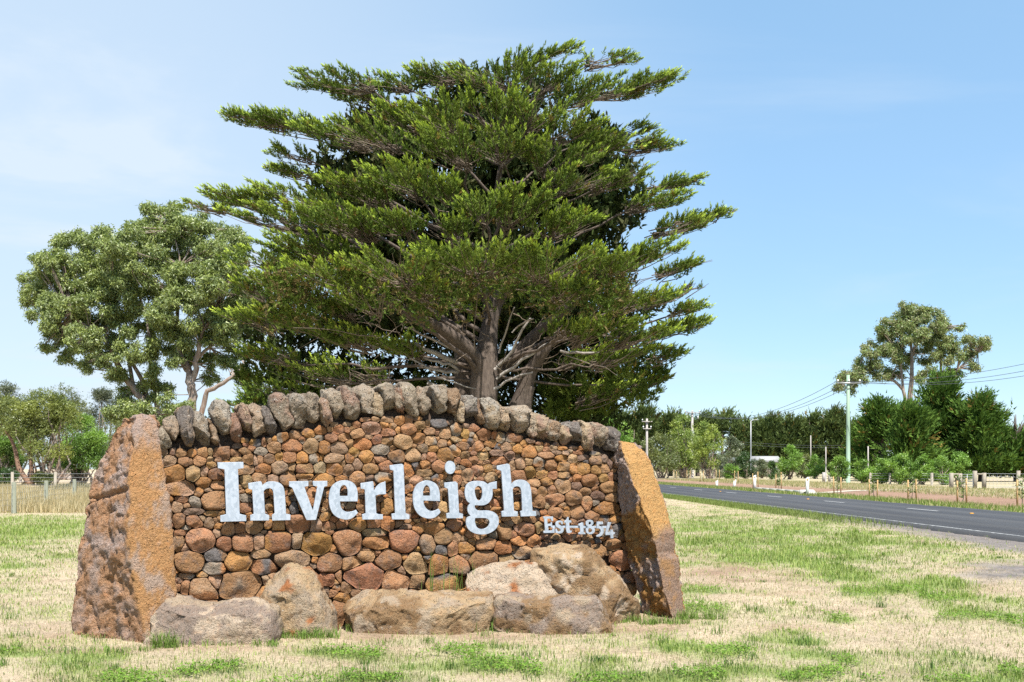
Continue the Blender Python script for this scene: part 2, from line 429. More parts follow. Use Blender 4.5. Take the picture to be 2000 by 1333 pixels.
STONES = """
320,882,6,7,g 338,882,5,8,g 354,885,11,8,b 374,886,9,8,o 411,883,5,6,t 396,885,9,10,b 437,886,20,13,r 331,901,15,10,g
362,902,15,9,b 390,900,13,11,b 411,898,7,4,t 412,908,9,6,y 427,900,8,4,b 343,924,19,17,o 377,925,14,15,t 399,921,7,10,g
422,927,15,11,r 356,955,28,14,g 398,944,15,12,o 389,961,8,10,o 424,948,14,9,b 408,957,8,4,g 353,977,13,7,b 346,990,11,13,g
381,983,13,12,b 366,988,8,4,t 419,978,30,20,b 378,999,22,7,d 418,1003,20,6,y 459,886,15,8,b 487,898,12,9,b 459,897,11,6,b
500,898,8,9,g 475,917,17,10,t 481,942,12,13,t 508,936,15,11,b 479,973,14,9,d 479,993,13,10,r 450,930,9,10,b 452,955,9,10,o
511,882,13,8,b 535,875,14,12,b 506,897,8,8,b 527,896,12,10,b 544,892,9,8,y 565,893,14,12,r 591,895,12,11,o 614,896,11,9,o
629,895,4,6,o 652,897,20,11,g 683,896,9,10,o 692,884,10,10,y 517,916,14,10,o 546,914,17,13,g 570,913,7,8,t 594,915,18,9,t
625,913,12,11,g 655,914,18,13,o 680,918,11,12,g 669,906,7,7,y 533,937,12,8,g 561,936,18,16,b 593,932,17,6,r 632,939,22,13,b
668,937,13,7,o 698,936,16,16,b 521,960,5,7,t 529,962,6,8,o 526,988,9,14,t 558,960,6,9,b 567,962,8,8,t 562,979,6,9,o
575,993,10,12,t 561,999,5,6,t 609,972,11,18,r 606,944,5,6,t 640,963,7,9,o 637,985,6,10,b 632,997,5,5,t 573,973,8,7,b
588,988,8,10,b 624,975,5,12,b 675,956,9,7,r 672,982,8,7,t 684,986,10,8,d 689,999,12,5,b 592,955,9,8,b 655,985,8,10,b
707,868,19,12,o 713,893,15,13,o 744,878,18,11,b 742,897,13,7,r 729,901,4,5,b 774,890,16,15,b 807,889,16,14,t 825,877,12,9,g
844,877,9,6,y 871,889,17,13,y 828,892,5,7,g 843,894,10,10,r 699,907,10,12,g 723,916,15,11,b 755,911,14,12,r 722,935,8,8,g
748,935,18,12,o 758,953,8,10,o 799,918,10,14,o 811,910,7,7,r 830,909,12,8,o 818,912,4,5,t 832,924,17,8,t 855,911,14,12,r
812,938,14,8,t 794,937,5,8,b 834,935,6,3,g 851,938,9,10,r 866,932,8,6,o 865,945,6,7,t 799,957,10,10,o 803,966,6,6,b
799,982,9,11,b 800,998,8,6,t 763,962,6,10,t 753,968,6,4,o 756,990,16,15,y 739,990,5,8,b 704,957,9,9,b 705,980,7,6,o
704,993,9,9,b 742,975,8,7,d 835,955,7,5,t 836,964,8,6,b 836,985,10,10,b 850,985,6,9,d 865,963,9,8,r 866,997,11,17,t
780,925,10,10,b 780,950,9,10,b 780,975,9,12,b 820,1000,9,9,b
857,828,17,10,o 880,825,7,4,d 869,847,12,11,t 891,840,10,14,b 910,832,10,5,d 926,836,12,8,r 909,846,9,11,y 921,849,5,5,g
929,855,5,7,t 891,858,12,6,t 945,849,16,11,r 965,850,6,7,o 977,854,10,11,t 1002,856,16,10,r 865,866,9,8,b 878,864,5,5,o
904,872,13,9,r 919,863,7,7,b 907,861,5,3,o 934,872,12,10,r 958,868,13,8,y 972,873,6,6,y 989,874,11,9,g 1011,877,11,9,t
1023,868,7,7,o 1001,868,4,4,t 1036,861,8,5,d 1034,882,16,14,o 890,882,11,10,y 908,889,9,8,b 925,886,6,5,o 918,879,4,4,o
924,898,10,9,r 944,891,12,9,t 954,877,6,4,g 946,880,5,3,y 971,885,15,7,d 995,890,11,9,g 1011,891,5,5,b 894,900,6,7,r
910,905,12,9,o 938,904,5,5,b 951,903,8,4,t 974,900,19,9,r 904,913,6,4,g 933,918,12,11,b 953,914,9,8,y 967,913,5,4,g
1000,910,6,10,g 1016,906,10,11,g 1033,902,8,8,t 1051,905,12,11,b 893,913,4,6,t 895,923,6,4,o 915,928,13,13,r 892,940,11,14,b
910,945,12,5,r 928,934,4,3,t 937,936,8,6,r 943,929,6,4,t 959,933,15,10,t 968,948,9,10,o 974,923,5,5,b 1013,930,17,13,b
1036,923,13,13,y 1058,926,13,10,y 1044,944,12,9,t 1040,961,9,10,b 899,969,7,12,g 904,994,9,11,b 972,962,9,9,y 968,982,11,9,o
968,998,12,9,o 1008,956,8,5,b 1007,973,7,6,r 1010,990,7,9,y 1051,981,13,13,r 925,962,9,10,t 928,985,10,9,b 945,965,8,8,b
988,945,9,9,b 990,968,8,9,t 992,990,8,9,b 880,915,6,9,b 882,960,8,10,b 883,985,7,9,b 990,925,8,8,b 1028,985,9,10,b
1079,929,10,8,b 1100,928,12,8,b 1068,940,13,9,y 1100,949,17,14,t 1115,936,4,5,r 1126,934,10,8,o 1153,939,18,13,r 1177,934,11,9,y
1193,931,6,8,r 1188,952,17,12,b 1127,950,11,8,d 1162,955,9,4,b 1144,960,11,8,b 1060,960,10,8,b 1077,957,9,8,b 1084,977,20,13,r
1120,973,16,15,b 1147,984,11,15,r 1167,969,14,8,d 1195,972,13,9,b 1099,987,9,4,o 1108,993,6,4,o 1068,987,4,7,t 1183,994,27,13,o
1163,983,6,5,t 1048,1005,7,14,b 1061,1001,7,5,o 1085,1003,15,11,b 1106,1006,7,8,o 1127,1002,14,15,b 1156,1009,15,11,b 1180,1017,12,11,b
1202,1014,11,9,g 1207,1036,11,14,y 1072,1015,17,9,o 1053,1030,9,11,t 1105,1020,11,8,t 1120,1020,7,6,b 1136,1022,11,7,r 1080,1032,8,9,o
1130,1035,8,8,o 1100,1035,9,8,t 1150,1030,10,9,b 1165,1033,8,8,b 1180,1040,10,9,b 1113,1047,13,8,r 1140,1048,7,7,b 1152,1050,8,7,t
1085,1049,8,7,t 1054,867,7,4,o 1068,869,5,4,r 1054,876,8,6,t 1067,878,8,5,b 1082,875,9,6,g 1087,867,5,4,d 1098,876,10,4,o
1120,875,9,4,g 1134,876,7,4,o 1067,889,16,7,b 1087,884,11,5,d 1105,885,8,5,g 1114,882,5,4,g 1130,884,15,5,r 1160,886,9,4,g
1097,895,12,6,o 1118,896,10,8,t 1138,894,12,6,d 1145,902,5,3,g 1164,900,15,9,g 1182,897,9,8,d 1192,907,6,12,d 1052,917,10,4,b
1076,909,12,11,r 1100,913,12,10,b 1120,916,10,10,o 1139,916,15,12,y 1165,918,11,10,y 1182,915,11,10,b
478,860,9,5,d 464,872,9,6,d 480,869,6,4,r 499,865,13,8,o 474,881,15,7,b 516,865,6,9,b 525,860,5,5,t 536,857,5,5,o
552,855,11,9,o 570,871,20,13,r 578,850,11,8,b 602,847,12,9,b 591,859,7,7,r 607,871,16,16,t 626,841,14,8,o 624,856,9,5,t
644,839,6,6,b 662,840,11,9,r 652,829,7,5,g 647,855,13,10,r 672,855,12,9,b 634,874,12,13,o 661,875,17,12,g 678,829,9,4,g
679,841,7,6,b 688,838,5,4,b 694,830,8,6,r 697,847,14,9,b 682,866,8,7,b 714,819,11,4,b 732,819,8,5,t 757,819,13,7,d
780,822,10,10,o 798,819,8,8,b 815,817,8,5,y 728,837,18,13,g 752,831,8,6,y 768,833,8,6,o 758,845,14,8,r 776,839,5,7,y
799,838,17,11,r 820,832,12,9,b 836,829,5,7,t 840,843,11,8,t 854,844,4,6,d 818,842,4,4,t 817,856,13,12,o 842,861,11,10,t
855,856,4,5,b 721,854,10,4,t 736,859,10,10,r 756,862,12,9,b 786,865,19,14,t 810,871,5,5,b 768,876,6,5,b
349,1017,13,15,b 380,1019,18,12,r 410,1022,11,11,g 396,1013,6,5,g 365,1031,11,4,r 423,1017,7,5,t 445,1033,14,13,b 468,1031,10,10,b
495,1031,15,13,t 424,1042,7,8,g 351,1041,13,6,b 350,1062,12,14,b 392,1057,30,24,b 437,1063,15,14,r 477,1061,23,18,r 505,1058,12,15,g
362,1070,7,6,g 421,1084,21,14,b 370,1098,29,22,b 418,1111,22,14,o 467,1098,27,20,o 510,1083,19,9,t 363,1126,16,6,t 395,1123,10,5,t
360,1148,10,13,b 395,1152,28,21,o 421,1136,11,13,t 471,1144,42,29,b 520,1133,7,10,g 515,1107,26,16,r 544,1057,28,24,r 515,1040,5,3,g
579,1057,10,16,g 580,1023,27,18,b 545,1027,13,12,b 525,1023,8,9,b 618,1027,11,12,g 642,1028,14,11,r 635,1009,11,10,t 667,1023,12,10,b
619,1063,31,23,o 678,1060,30,26,r 644,1040,7,4,r 652,1072,6,8,o 569,1093,40,17,g 614,1095,6,7,o 643,1100,26,20,b 612,1105,6,5,g
686,1100,18,12,b 640,1133,14,14,r 661,1128,7,13,b 657,1137,4,7,y 699,1025,16,13,t 731,1022,14,12,b 757,1023,15,14,o 732,1040,24,9,g
791,1029,12,5,d 818,1032,11,10,o 845,1032,20,13,o 735,1061,30,13,o 788,1057,32,24,r 832,1065,16,20,d 867,1049,18,16,t 717,1086,17,11,b
738,1081,5,6,r 759,1093,28,20,r 716,1073,8,3,t 790,1088,6,5,o 812,1100,26,22,t 816,1073,6,4,y 833,1092,8,6,y 857,1103,18,22,o
863,1075,11,10,g 708,1126,40,27,r 774,1131,26,22,r 784,1115,7,8,g 637,1157,8,12,g 658,1149,8,5,r 677,1150,13,11,b 669,1166,15,9,y
693,1157,9,8,b 660,1198,17,22,r 815,1137,13,14,t 889,1026,13,12,b 905,1037,8,8,o 918,1043,11,9,b 893,1050,9,10,t 906,1052,6,5,b
923,1058,7,7,b 943,1028,12,6,r 936,1014,10,6,b 938,1047,10,7,b 947,1062,20,13,b 985,1039,15,17,b 1024,1034,22,14,b 1009,1015,10,8,t
990,1013,11,6,b 995,1022,9,6,d 1036,1012,15,9,b 1004,1044,6,8,r 984,1070,18,14,o 1013,1057,16,10,o 1041,1058,12,12,o 883,1072,12,14,b
910,1071,16,13,o 945,1094,30,18,b 895,1104,19,18,r 910,1087,8,5,g 990,1092,16,9,t 1022,1080,21,12,t 1005,1070,5,5,r 1010,1097,10,4,g
1035,1097,10,5,r 1048,1073,6,7,g 870,1139,39,18,y 1150,1064,5,6,t 1167,1076,20,13,b 1167,1057,6,6,r 1197,1065,18,11,b 1224,1068,9,9,o
1211,1096,25,21,r 1188,1080,8,4,b 1227,1130,14,11,r 1197,1110,5,6,o 1210,1122,9,6,b 1230,1150,12,12,t 1218,1050,8,8,b
600,1140,22,20,b 560,1135,20,22,b 590,1185,30,22,b 520,1165,20,20,b 940,1130,26,14,b 1000,1125,26,18,b 1060,1095,24,20,b 1110,1090,30,22,b
1160,1115,26,22,b 1060,1150,28,24,b 1120,1150,28,24,b 1180,1150,24,20,b 850,1178,40,20,b 760,1178,40,20,b 720,1190,34,20,b 930,1175,40,22,b
395,1195,36,22,b 460,1195,36,22,b 1010,1180,40,24,b 1100,1195,46,22,b 1200,1180,24,20,b 350,1185,22,22,b
"""
CAPS = """
320,862,11,20,g 337,848,13,27,g 362,842,17,34,d 391,846,16,27,g 416,845,14,21,b 432,834,20,36,g 459,837,11,25,r 479,829,13,29,t
499,829,15,29,g 526,827,14,27,d 547,812,19,29,g 584,810,19,30,g 609,806,14,30,g 636,807,14,24,t 654,796,17,29,g 683,793,17,29,g
712,788,16,27,g 737,794,13,21,t 757,786,14,28,g 778,787,12,26,r 797,783,18,25,g 827,789,15,23,g 854,789,20,28,g 881,790,12,27,b
899,807,13,21,t 914,805,15,24,d 936,812,11,22,b 956,812,19,27,t 981,823,12,22,t 1009,826,22,25,g 1036,837,13,22,r 1055,839,13,23,t
1077,848,15,18,b 1102,853,13,18,t 1124,850,14,21,d 1145,856,12,25,t 1165,859,16,23,g 1191,866,12,26,d
"""

def parse(s):
    out = []
    for w in s.split():
        a = w.split(',')
        cx, cy, rx, ry = map(float, a[:4])
        u, z = wall_uz(cx, cy)
        u1, _ = wall_uz(cx + rx, cy); _, z1 = wall_uz(cx, cy - ry)
        out.append([u, z, u1 - u, z1 - z, a[4]])
    return out

def clip_poly(poly, p0, nrm):
    out = []
    m = len(poly)
    dist = [(q - p0) @ nrm for q in poly]
    for i in range(m):
        a, b = poly[i], poly[(i + 1) % m]; da, db = dist[i], dist[(i + 1) % m]
        if da <= 0: out.append(a)
        if (da < 0 < db) or (db < 0 < da):
            out.append(a + (b - a) * (da / (da - db)))
    return out

def stone_outlines(items, grow, gap, K=22, expo=2.7, seed=1):
    rg = np.random.default_rng(seed)
    C = np.array([[s[0], s[1]] for s in items]); Rr = np.array([[s[2], s[3]] for s in items])
    res = []
    def rad(i, d):
        d = d / np.linalg.norm(d)
        return (abs(d[0] / Rr[i, 0]) ** 2.2 + abs(d[1] / Rr[i, 1]) ** 2.2) ** (-1 / 2.2)
    for i in range(len(items)):
        th = np.arange(28) / 28 * 2 * math.pi + rg.random() * 0.2
        rr = (np.abs(np.cos(th)) ** expo + np.abs(np.sin(th)) ** expo) ** (-1 / expo)
        rr = rr * (1 + 0.10 * np.sin(2 * th + rg.random() * 6.3) * rg.random() + 0.09 * np.sin(3 * th + rg.random() * 6.3) * rg.random())
        poly = [C[i] + grow * np.array([Rr[i, 0] * r * math.cos(t), Rr[i, 1] * r * math.sin(t)]) for r, t in zip(rr, th)]
        near = np.where((np.abs(C[:, 0] - C[i, 0]) < (Rr[:, 0] + Rr[i, 0]) * 1.35) & (np.abs(C[:, 1] - C[i, 1]) < (Rr[:, 1] + Rr[i, 1]) * 1.35))[0]
        for j in near:
            if j == i: continue
            d = C[j] - C[i]; L = np.linalg.norm(d)
            ri, rj = rad(i, d), rad(j, d)
            s = Rr[i] + Rr[j]
            nrm = np.array([d[0] / s[0] ** 2, d[1] / s[1] ** 2]); nrm /= np.linalg.norm(nrm)
            poly = clip_poly(poly, C[i] + d * (ri / (ri + rj)) - nrm * gap / 2, nrm)
            if len(poly) < 3: break
        if len(poly) < 3:
            res.append(None); continue
        P = np.array(poly); c = P.mean(0)
        # resample by angle from the centre
        th = np.arange(K) / K * 2 * math.pi
        rads = np.full(K, 1e9)
        Q = P - c; Q2 = np.roll(Q, -1, 0)
        for k in range(K):
            dx, dz = math.cos(th[k]), math.sin(th[k])
            e = Q2 - Q
            den = dx * e[:, 1] - dz * e[:, 0]
            den = np.where(np.abs(den) < 1e-12, 1e-12, den)
            t = (Q[:, 0] * e[:, 1] - Q[:, 1] * e[:, 0]) / den
            s = (Q[:, 0] * dz - Q[:, 1] * dx) / den
            ok = (t > 0) & (s >= -1e-6) & (s <= 1 + 1e-6)
            rads[k] = t[ok].min() if ok.any() else 0.01
        sm = 0.25 * np.roll(rads, 1) + 0.5 * rads + 0.25 * np.roll(rads, -1)
        rads = np.minimum(rads, 0.7 * rads + 0.3 * sm) * (1 - 0.05 * rg.random(K))
        res.append((c, th, rads))
    return res

RINGS_F = np.array([1.0, 0.965, 0.88, 0.70, 0.45, 0.2])
def stone_verts(c, th, rads, bulge, back, n0, tilt, seed, rough=0.07, nfac=6):
    """Rounded stone standing in the wall plane: (u, z, n) vertices and faces."""
    K = len(th)
    s = RINGS_F
    hf = bulge * (1 - s ** 4.2) ** 0.6
    ss = np.concatenate([[0.80, 0.98], s]); hh = np.concatenate([[-back, -back * 0.45], hf])
    u = rads[None] * np.cos(th)[None] * ss[:, None]; z = rads[None] * np.sin(th)[None] * ss[:, None]
    n = np.repeat(hh[:, None], K, 1)
    u = np.concatenate([u.ravel(), [0]]); z = np.concatenate([z.ravel(), [0]]); n = np.concatenate([n.ravel(), [bulge]])
    front = np.clip(n / max(bulge, 1e-4), 0, 1)
    # broken facets: planes that cut the dome
    size = rads.mean(); rs = np.random.default_rng(seed + 9000)
    for _ in range(nfac):
        an = rs.uniform(0, 2 * math.pi); sl = rs.uniform(0.08, 0.62); off_ = bulge * rs.uniform(0.62, 0.97)
        n = np.where(n > 0, np.minimum(n, off_ - sl * (np.cos(an) * u + np.sin(an) * z)), n)
    n = np.maximum(n, -back)
    n = n + front * (tilt[0] * u + tilt[1] * z)
    size = rads.mean()
    p = np.stack([u + c[0], z + c[1], n], -1)
    off = rough * size
    d = fbm(p / (size * 1.1) + seed * 3.7, 2, 5)
    d2 = fbm(p / (size * 0.42) + seed * 1.3, 2, 9)
    n = n + (d * 1.6 + d2 * 0.9) * off * (0.35 + 0.65 * front)
    lat = 1 + 0.5 * rough * fbm(p / (size * 0.7) + 50 + seed, 2, 3)
    u, z = u * lat, z * lat
    V = np.stack([u + c[0], z + c[1], n + n0], -1)
    nr = len(ss)
    i = np.arange(nr - 1)[:, None] * K; j = np.arange(K)[None]; k = (j + 1) % K
    q = np.stack([i + j, i + k, i + K + k, i + K + j], -1).reshape(-1, 4)
    tr = np.concatenate([q[:, [0, 1, 2]], q[:, [0, 2, 3]]])
    a = (nr - 1) * K + np.arange(K); b = (nr - 1) * K + (np.arange(K) + 1) % K
    tr = np.concatenate([tr, np.stack([a, b, np.full(K, nr * K)], -1)])
    return V, tr

stones = parse(STONES); caps = parse(CAPS)
allst = stones + caps
# fill the remaining holes of the face with chinking stones
rgf = np.random.default_rng(11)
arch_u = np.array([s[0] for s in caps]); arch_z = np.array([s[1] - s[3] for s in caps])
add = []
CC = np.array([[s[0], s[1], s[2], s[3]] for s in allst])
for _ in range(16000):
    u = rgf.uniform(-0.05, 4.95); z = rgf.uniform(0.02, 2.0)
    if z > np.interp(u, arch_u, arch_z) + 0.02: continue
    e = np.max(1 - (np.abs((CC[:, 0] - u) / CC[:, 2]) ** 2 + np.abs((CC[:, 1] - z) / CC[:, 3]) ** 2) ** 0.5)
    if e < -0.38:
        r = rgf.uniform(0.022, 0.045)
        s = [u, z, r * 1.2, r * 0.8, rgf.choice(list('bbbgtord'))]
        add.append(s); CC = np.vstack([CC, [u, z, s[2], s[3]]])
stones += add
outs = stone_outlines(stones + caps, 1.36, 0.001, K=22, expo=3.1, seed=3)

wall = thing("stone_wall", "curved-top dry stone wall of rounded rust brown basalt stones carrying the metal town name", "wall", tuple(WA))
WROT = Matrix(((WD[0], WN[0], 0), (WD[1], WN[1], 0), (0, 0, 1)))

# core of the wall, dark rubble behind the faces
g = Geo()
us = np.linspace(-0.06, 4.95, 40)
zs = np.interp(us, arch_u, arch_z) + 0.10
rg = np.random.default_rng(5)
v = []
for u, z in zip(us, zs):
    for (n, zz) in ((-0.055, -0.05), (-0.055, z), (-0.52, z), (-0.52, -0.05)):
        v.append(wall_pt(u, zz, n) - WA)
v = np.array(v)
q = []
for i in range(len(us) - 1):
    for k in range(4):
        q.append((i * 4 + k, i * 4 + (k + 1) % 4, i * 4 + 4 + (k + 1) % 4, i * 4 + 4 + k))
q.append((0, 1, 2, 3)); m = (len(us) - 1) * 4; q.append((m + 3, m + 2, m + 1, m))
g.add(v, q=q)
M_CORE = Mat("packed_rubble_core")
M_CORE.principled(M_CORE.mix(M_CORE.noise(M_CORE.pos(), 25), (0.05, 0.036, 0.028), (0.10, 0.07, 0.05)), 0.95, 0, M_CORE.bump(M_CORE.noise(M_CORE.pos(), 22, 6), 1.0, 0.05), 0.1)
g.build("core", M_CORE.m, wall)

built = []
rg = np.random.default_rng(21)
for i, s in enumerate(stones):
    if outs[i] is None: continue
    c, th, rads = outs[i]
    size = rads.mean()
    if size < 0.008: continue
    lower = 1.0 if s[1] < 1.15 else 0.7
    bulge = size * rg.uniform(0.45, 0.8)
    bulge = min(bulge, 0.08)
    V, T = stone_verts(c, th, rads, bulge, 0.07, rg.uniform(-0.016, 0.008) + min(size, 0.1) * 0.08, (rg.normal(0, 0.16), rg.normal(0.06, 0.16)), i, 0.10)
    tc = 0.62 * np.array(TINT[s[4]]) + 0.38 * np.array(TINT['b'])
    tc = tc * np.array([1.12, 1.0, 0.90]) * rg.uniform(0.78, 1.22) * (1 + rg.normal(0, 0.035, 3))
    col = np.repeat(tc[None], len(V), 0)
    if rg.random() < 0.4:                       # a second colour on part of the stone
        alt = np.array(TINT[rg.choice(list('ogrdb'))]) * 1.15
        f = sstep(0.0, 0.15, fbm(V / (size * 2.2) + i, 2, 31))[:, None]
        col = col * (1 - f) + alt * f
    built.append((size * math.sqrt(rads.max() / rads.min()) ** 0.3, V, T, col))
built.sort(key=lambda b: -b[0])
def place(V): return wall_pt(V[:, 0], V[:, 1], V[:, 2]) - WA
for (_, V, T, col) in built[:260]:
    P = place(V); c = P.mean(0)
    me = make_mesh("stone", P - c, T, col, True, [M_ROCK])
    link("stone", me, wall, c)
g = Geo(); cols = []
for (_, V, T, col) in built[260:]:
    g.add(place(V), t=T); cols.append(col)
g.build("small_stones", M_ROCK, wall, np.concatenate(cols), True, kind="stuff")

CAPT = {'b': (0.36, 0.265, 0.185), 'o': (0.42, 0.25, 0.12), 'r': (0.31, 0.20, 0.15), 'g': (0.37, 0.33, 0.275), 'd': (0.215, 0.20, 0.195), 't': (0.44, 0.37, 0.275)}
def remeshed(v, f, voxel, smooth):
    """solid body re-cut into even small faces and relaxed; returns verts, tris, normals"""
    me = make_mesh("tmp", v, f)
    o = bpy.data.objects.new("tmp", me); COL.objects.link(o)
    m = o.modifiers.new("r", 'REMESH'); m.mode = 'VOXEL'; m.voxel_size = voxel
    if smooth:
        m2 = o.modifiers.new("s", 'SMOOTH'); m2.factor = 0.5; m2.iterations = smooth
    dg = bpy.context.evaluated_depsgraph_get()
    r = bpy.data.meshes.new_from_object(o.evaluated_get(dg))
    r.calc_loop_triangles()
    n = len(r.vertices); co = np.zeros(n * 3, np.float32); r.vertices.foreach_get('co', co)
    no = np.zeros(n * 3, np.float32); r.vertices.foreach_get('normal', no)
    t = np.zeros(len(r.loop_triangles) * 3, np.int32); r.loop_triangles.foreach_get('vertices', t)
    bpy.data.objects.remove(o); bpy.data.meshes.remove(me); bpy.data.meshes.remove(r)
    return co.reshape(-1, 3).astype(float), t.reshape(-1, 3), no.reshape(-1, 3).astype(float)

def chop(V, n, rg, lo=0.72, hi=0.97, lim=None):
    """break planes off a solid: everything beyond a random plane is pressed onto it"""
    c = V.mean(0)
    for _ in range(n):
        d = rg.normal(0, 1, 3)
        if lim is not None: d = d * lim
        d /= np.linalg.norm(d)
        h = (V - c) @ d
        k = h.max() * rg.uniform(lo, hi)
        V = V - np.maximum(h - k, 0)[:, None] * d
    return V

def prism(rings):
    """closed solid from rings of equal length (ordered back to front)"""
    R_ = [np.asarray(r, float) for r in rings]; K = len(R_[0])
    v = np.concatenate(R_ + [R_[0].mean(0)[None], R_[-1].mean(0)[None]])
    f = grid_faces(len(R_), K)
    j = np.arange(K); k = (j + 1) % K; m = (len(R_) - 1) * K; n0 = len(R_) * K
    f = np.concatenate([f, np.stack([k, j, np.full(K, n0)], -1), np.stack([m + j, m + k, np.full(K, n0 + 1)], -1)])
    return v, f

def grid_faces(nl, nk, wrap=True):
    i = np.arange(nl - 1)[:, None] * nk; j = np.arange(nk if wrap else nk - 1)[None]; k = (j + 1) % nk
    q = np.stack([i + j, i + k, i + nk + k, i + nk + j], -1).reshape(-1, 4)
    return np.concatenate([q[:, [0, 1, 2]], q[:, [0, 2, 3]]])

for i, s in enumerate(caps):
    c, th, rads = outs[len(stones) + i]
    K2 = 16
    th2 = (np.arange(K2) + rg.uniform(0, .6)) / K2 * 2 * math.pi
    r2 = np.interp(th2 % (2 * math.pi), np.concatenate([th, [2 * math.pi]]), np.concatenate([rads, rads[:1]]))
    r2 = r2 * rg.uniform(0.86, 1.14, K2)
    top = np.clip(np.sin(th2), 0, 1)
    r2 = r2 * (1 + 0.05 * top)
    u = c[0] + r2 * np.cos(th2); z = c[1] + r2 * np.sin(th2)
    u = u - 0.11 * (z - c[1])
    bf = 0.085 * rg.uniform(.75, 1.3)
    def ringat(sc, n, dz=0.0):
        n_ = n + rg.normal(0, .012, K2) + (z - c[1]) * -0.12
        return np.stack([c[0] + (u - c[0]) * sc, c[1] + (z - c[1]) * sc + dz, n_], -1)
    ti = rg.normal(0, .03)
    v, f = prism([ringat(.75, -.44), ringat(.98, -.38), ringat(1.03, -.15), ringat(1.0, bf * .25), ringat(.74, bf * .9), ringat(.35, bf * 1.05)])
    v[:, 2] += ti * (v[:, 0] - c[0]) / 0.1
    V, T, N = remeshed(v, f, 0.019, 0)
    cv = V.mean(0); V = cv + (V - cv) * np.array([1.13, 1.04, 1.0])
    V = chop(V, 11, rg, .72, .96, np.array([.9, 1, .8]))
    me_ = make_mesh('tmp', V, T); no_ = np.zeros(len(V) * 3, np.float32); me_.vertices.foreach_get('normal', no_); N = no_.reshape(-1, 3); bpy.data.meshes.remove(me_)
    d = 0.022 * fbm(V * 8 + i * 3, 3, 300 + i) + 0.016 * fbm(V * 26 + i, 3, 301) - 0.016 * sstep(0.25, 0.5, fbm(V * 16 + 40 + i, 2, 302))
    V = V + N * d[:, None]
    tc = np.array(CAPT[s[4]]) * np.array([1.02, .93, .83]) * rg.uniform(0.85, 1.25)
    alt = np.array(CAPT[rg.choice(list('gtbgtr'))]) * 1.2
    f1 = sstep(-0.05, 0.2, fbm(V * 7 + i, 3, 41))[:, None] * 0.8
    col = tc[None] * (1 - f1) + alt * f1
    P = place(V); cc = P.mean(0)
    link("capstone", make_mesh("capstone", P - cc, T, col, True, [M_CAP]), wall, cc)

# ------------------------------------------------------------------ metal lettering
M_ZINC = Mat("galvanised_steel")
_p = M_ZINC.pos()
_v = M_ZINC.n("ShaderNodeTexVoronoi"); M_ZINC.l(M_ZINC.scale_vec(_p, (1, 1, 0.7)), _v.inputs["Vector"]); _v.inputs["Scale"].default_value = 42
_sep = M_ZINC.n("ShaderNodeSeparateColor"); M_ZINC.l(_v.outputs["Color"], _sep.inputs[0])
_sp = M_ZINC.ramp(_sep.outputs[0], 0.0, 1.0, 0.0, 1.0)
_c = M_ZINC.mix(_sp, (0.36, 0.41, 0.475), (0.43, 0.475, 0.54))
_c = M_ZINC.mix(M_ZINC.ramp(M_ZINC.noise(M_ZINC.scale_vec(_p, (7, 7, 2.2)), 3, 5, 0.6, 1.2), 0.5, 0.75, 0, 0.6), _c, (0.50, 0.53, 0.58))
M_ZINC.principled(_c, M_ZINC.ramp(_sp, 0, 1, 0.42, 0.6), 0.45, None, 0.5)

def smooth_outline(pts, ang=52, sub=4):
    P = np.array(pts, float); m = len(P)
    prv = P - np.roll(P, 1, 0); nxt = np.roll(P, -1, 0) - P
    a = np.arctan2(prv[:, 1], prv[:, 0]); b = np.arctan2(nxt[:, 1], nxt[:, 0])
    turn = np.abs((b - a + math.pi) % (2 * math.pi) - math.pi)
    l0 = np.linalg.norm(prv, axis=1); l1 = np.linalg.norm(nxt, axis=1)
    sm = (turn < math.radians(ang)) & (l0 < 3.2 * l1 + 1) & (l1 < 3.2 * l0 + 1)
    out = []
    for i in range(m):
        j = (i + 1) % m
        p0, p1 = P[i], P[j]; ch = p1 - p0
        out.append(p0)
        if not (sm[i] or sm[j]) : continue
        L = np.linalg.norm(ch)
        def tang(k):
            t = P[(k + 1) % m] - P[k - 1]
            return t / (np.linalg.norm(t) + 1e-9) * L
        t0 = tang(i) if sm[i] else ch
        t1 = tang(j) if sm[j] else ch
        for k in range(1, sub):
            s = k / sub
            out.append((2*s**3-3*s**2+1)*p0 + (s**3-2*s**2+s)*t0 + (-2*s**3+3*s**2)*p1 + (s**3-s**2)*t1)
    return np.array(out)

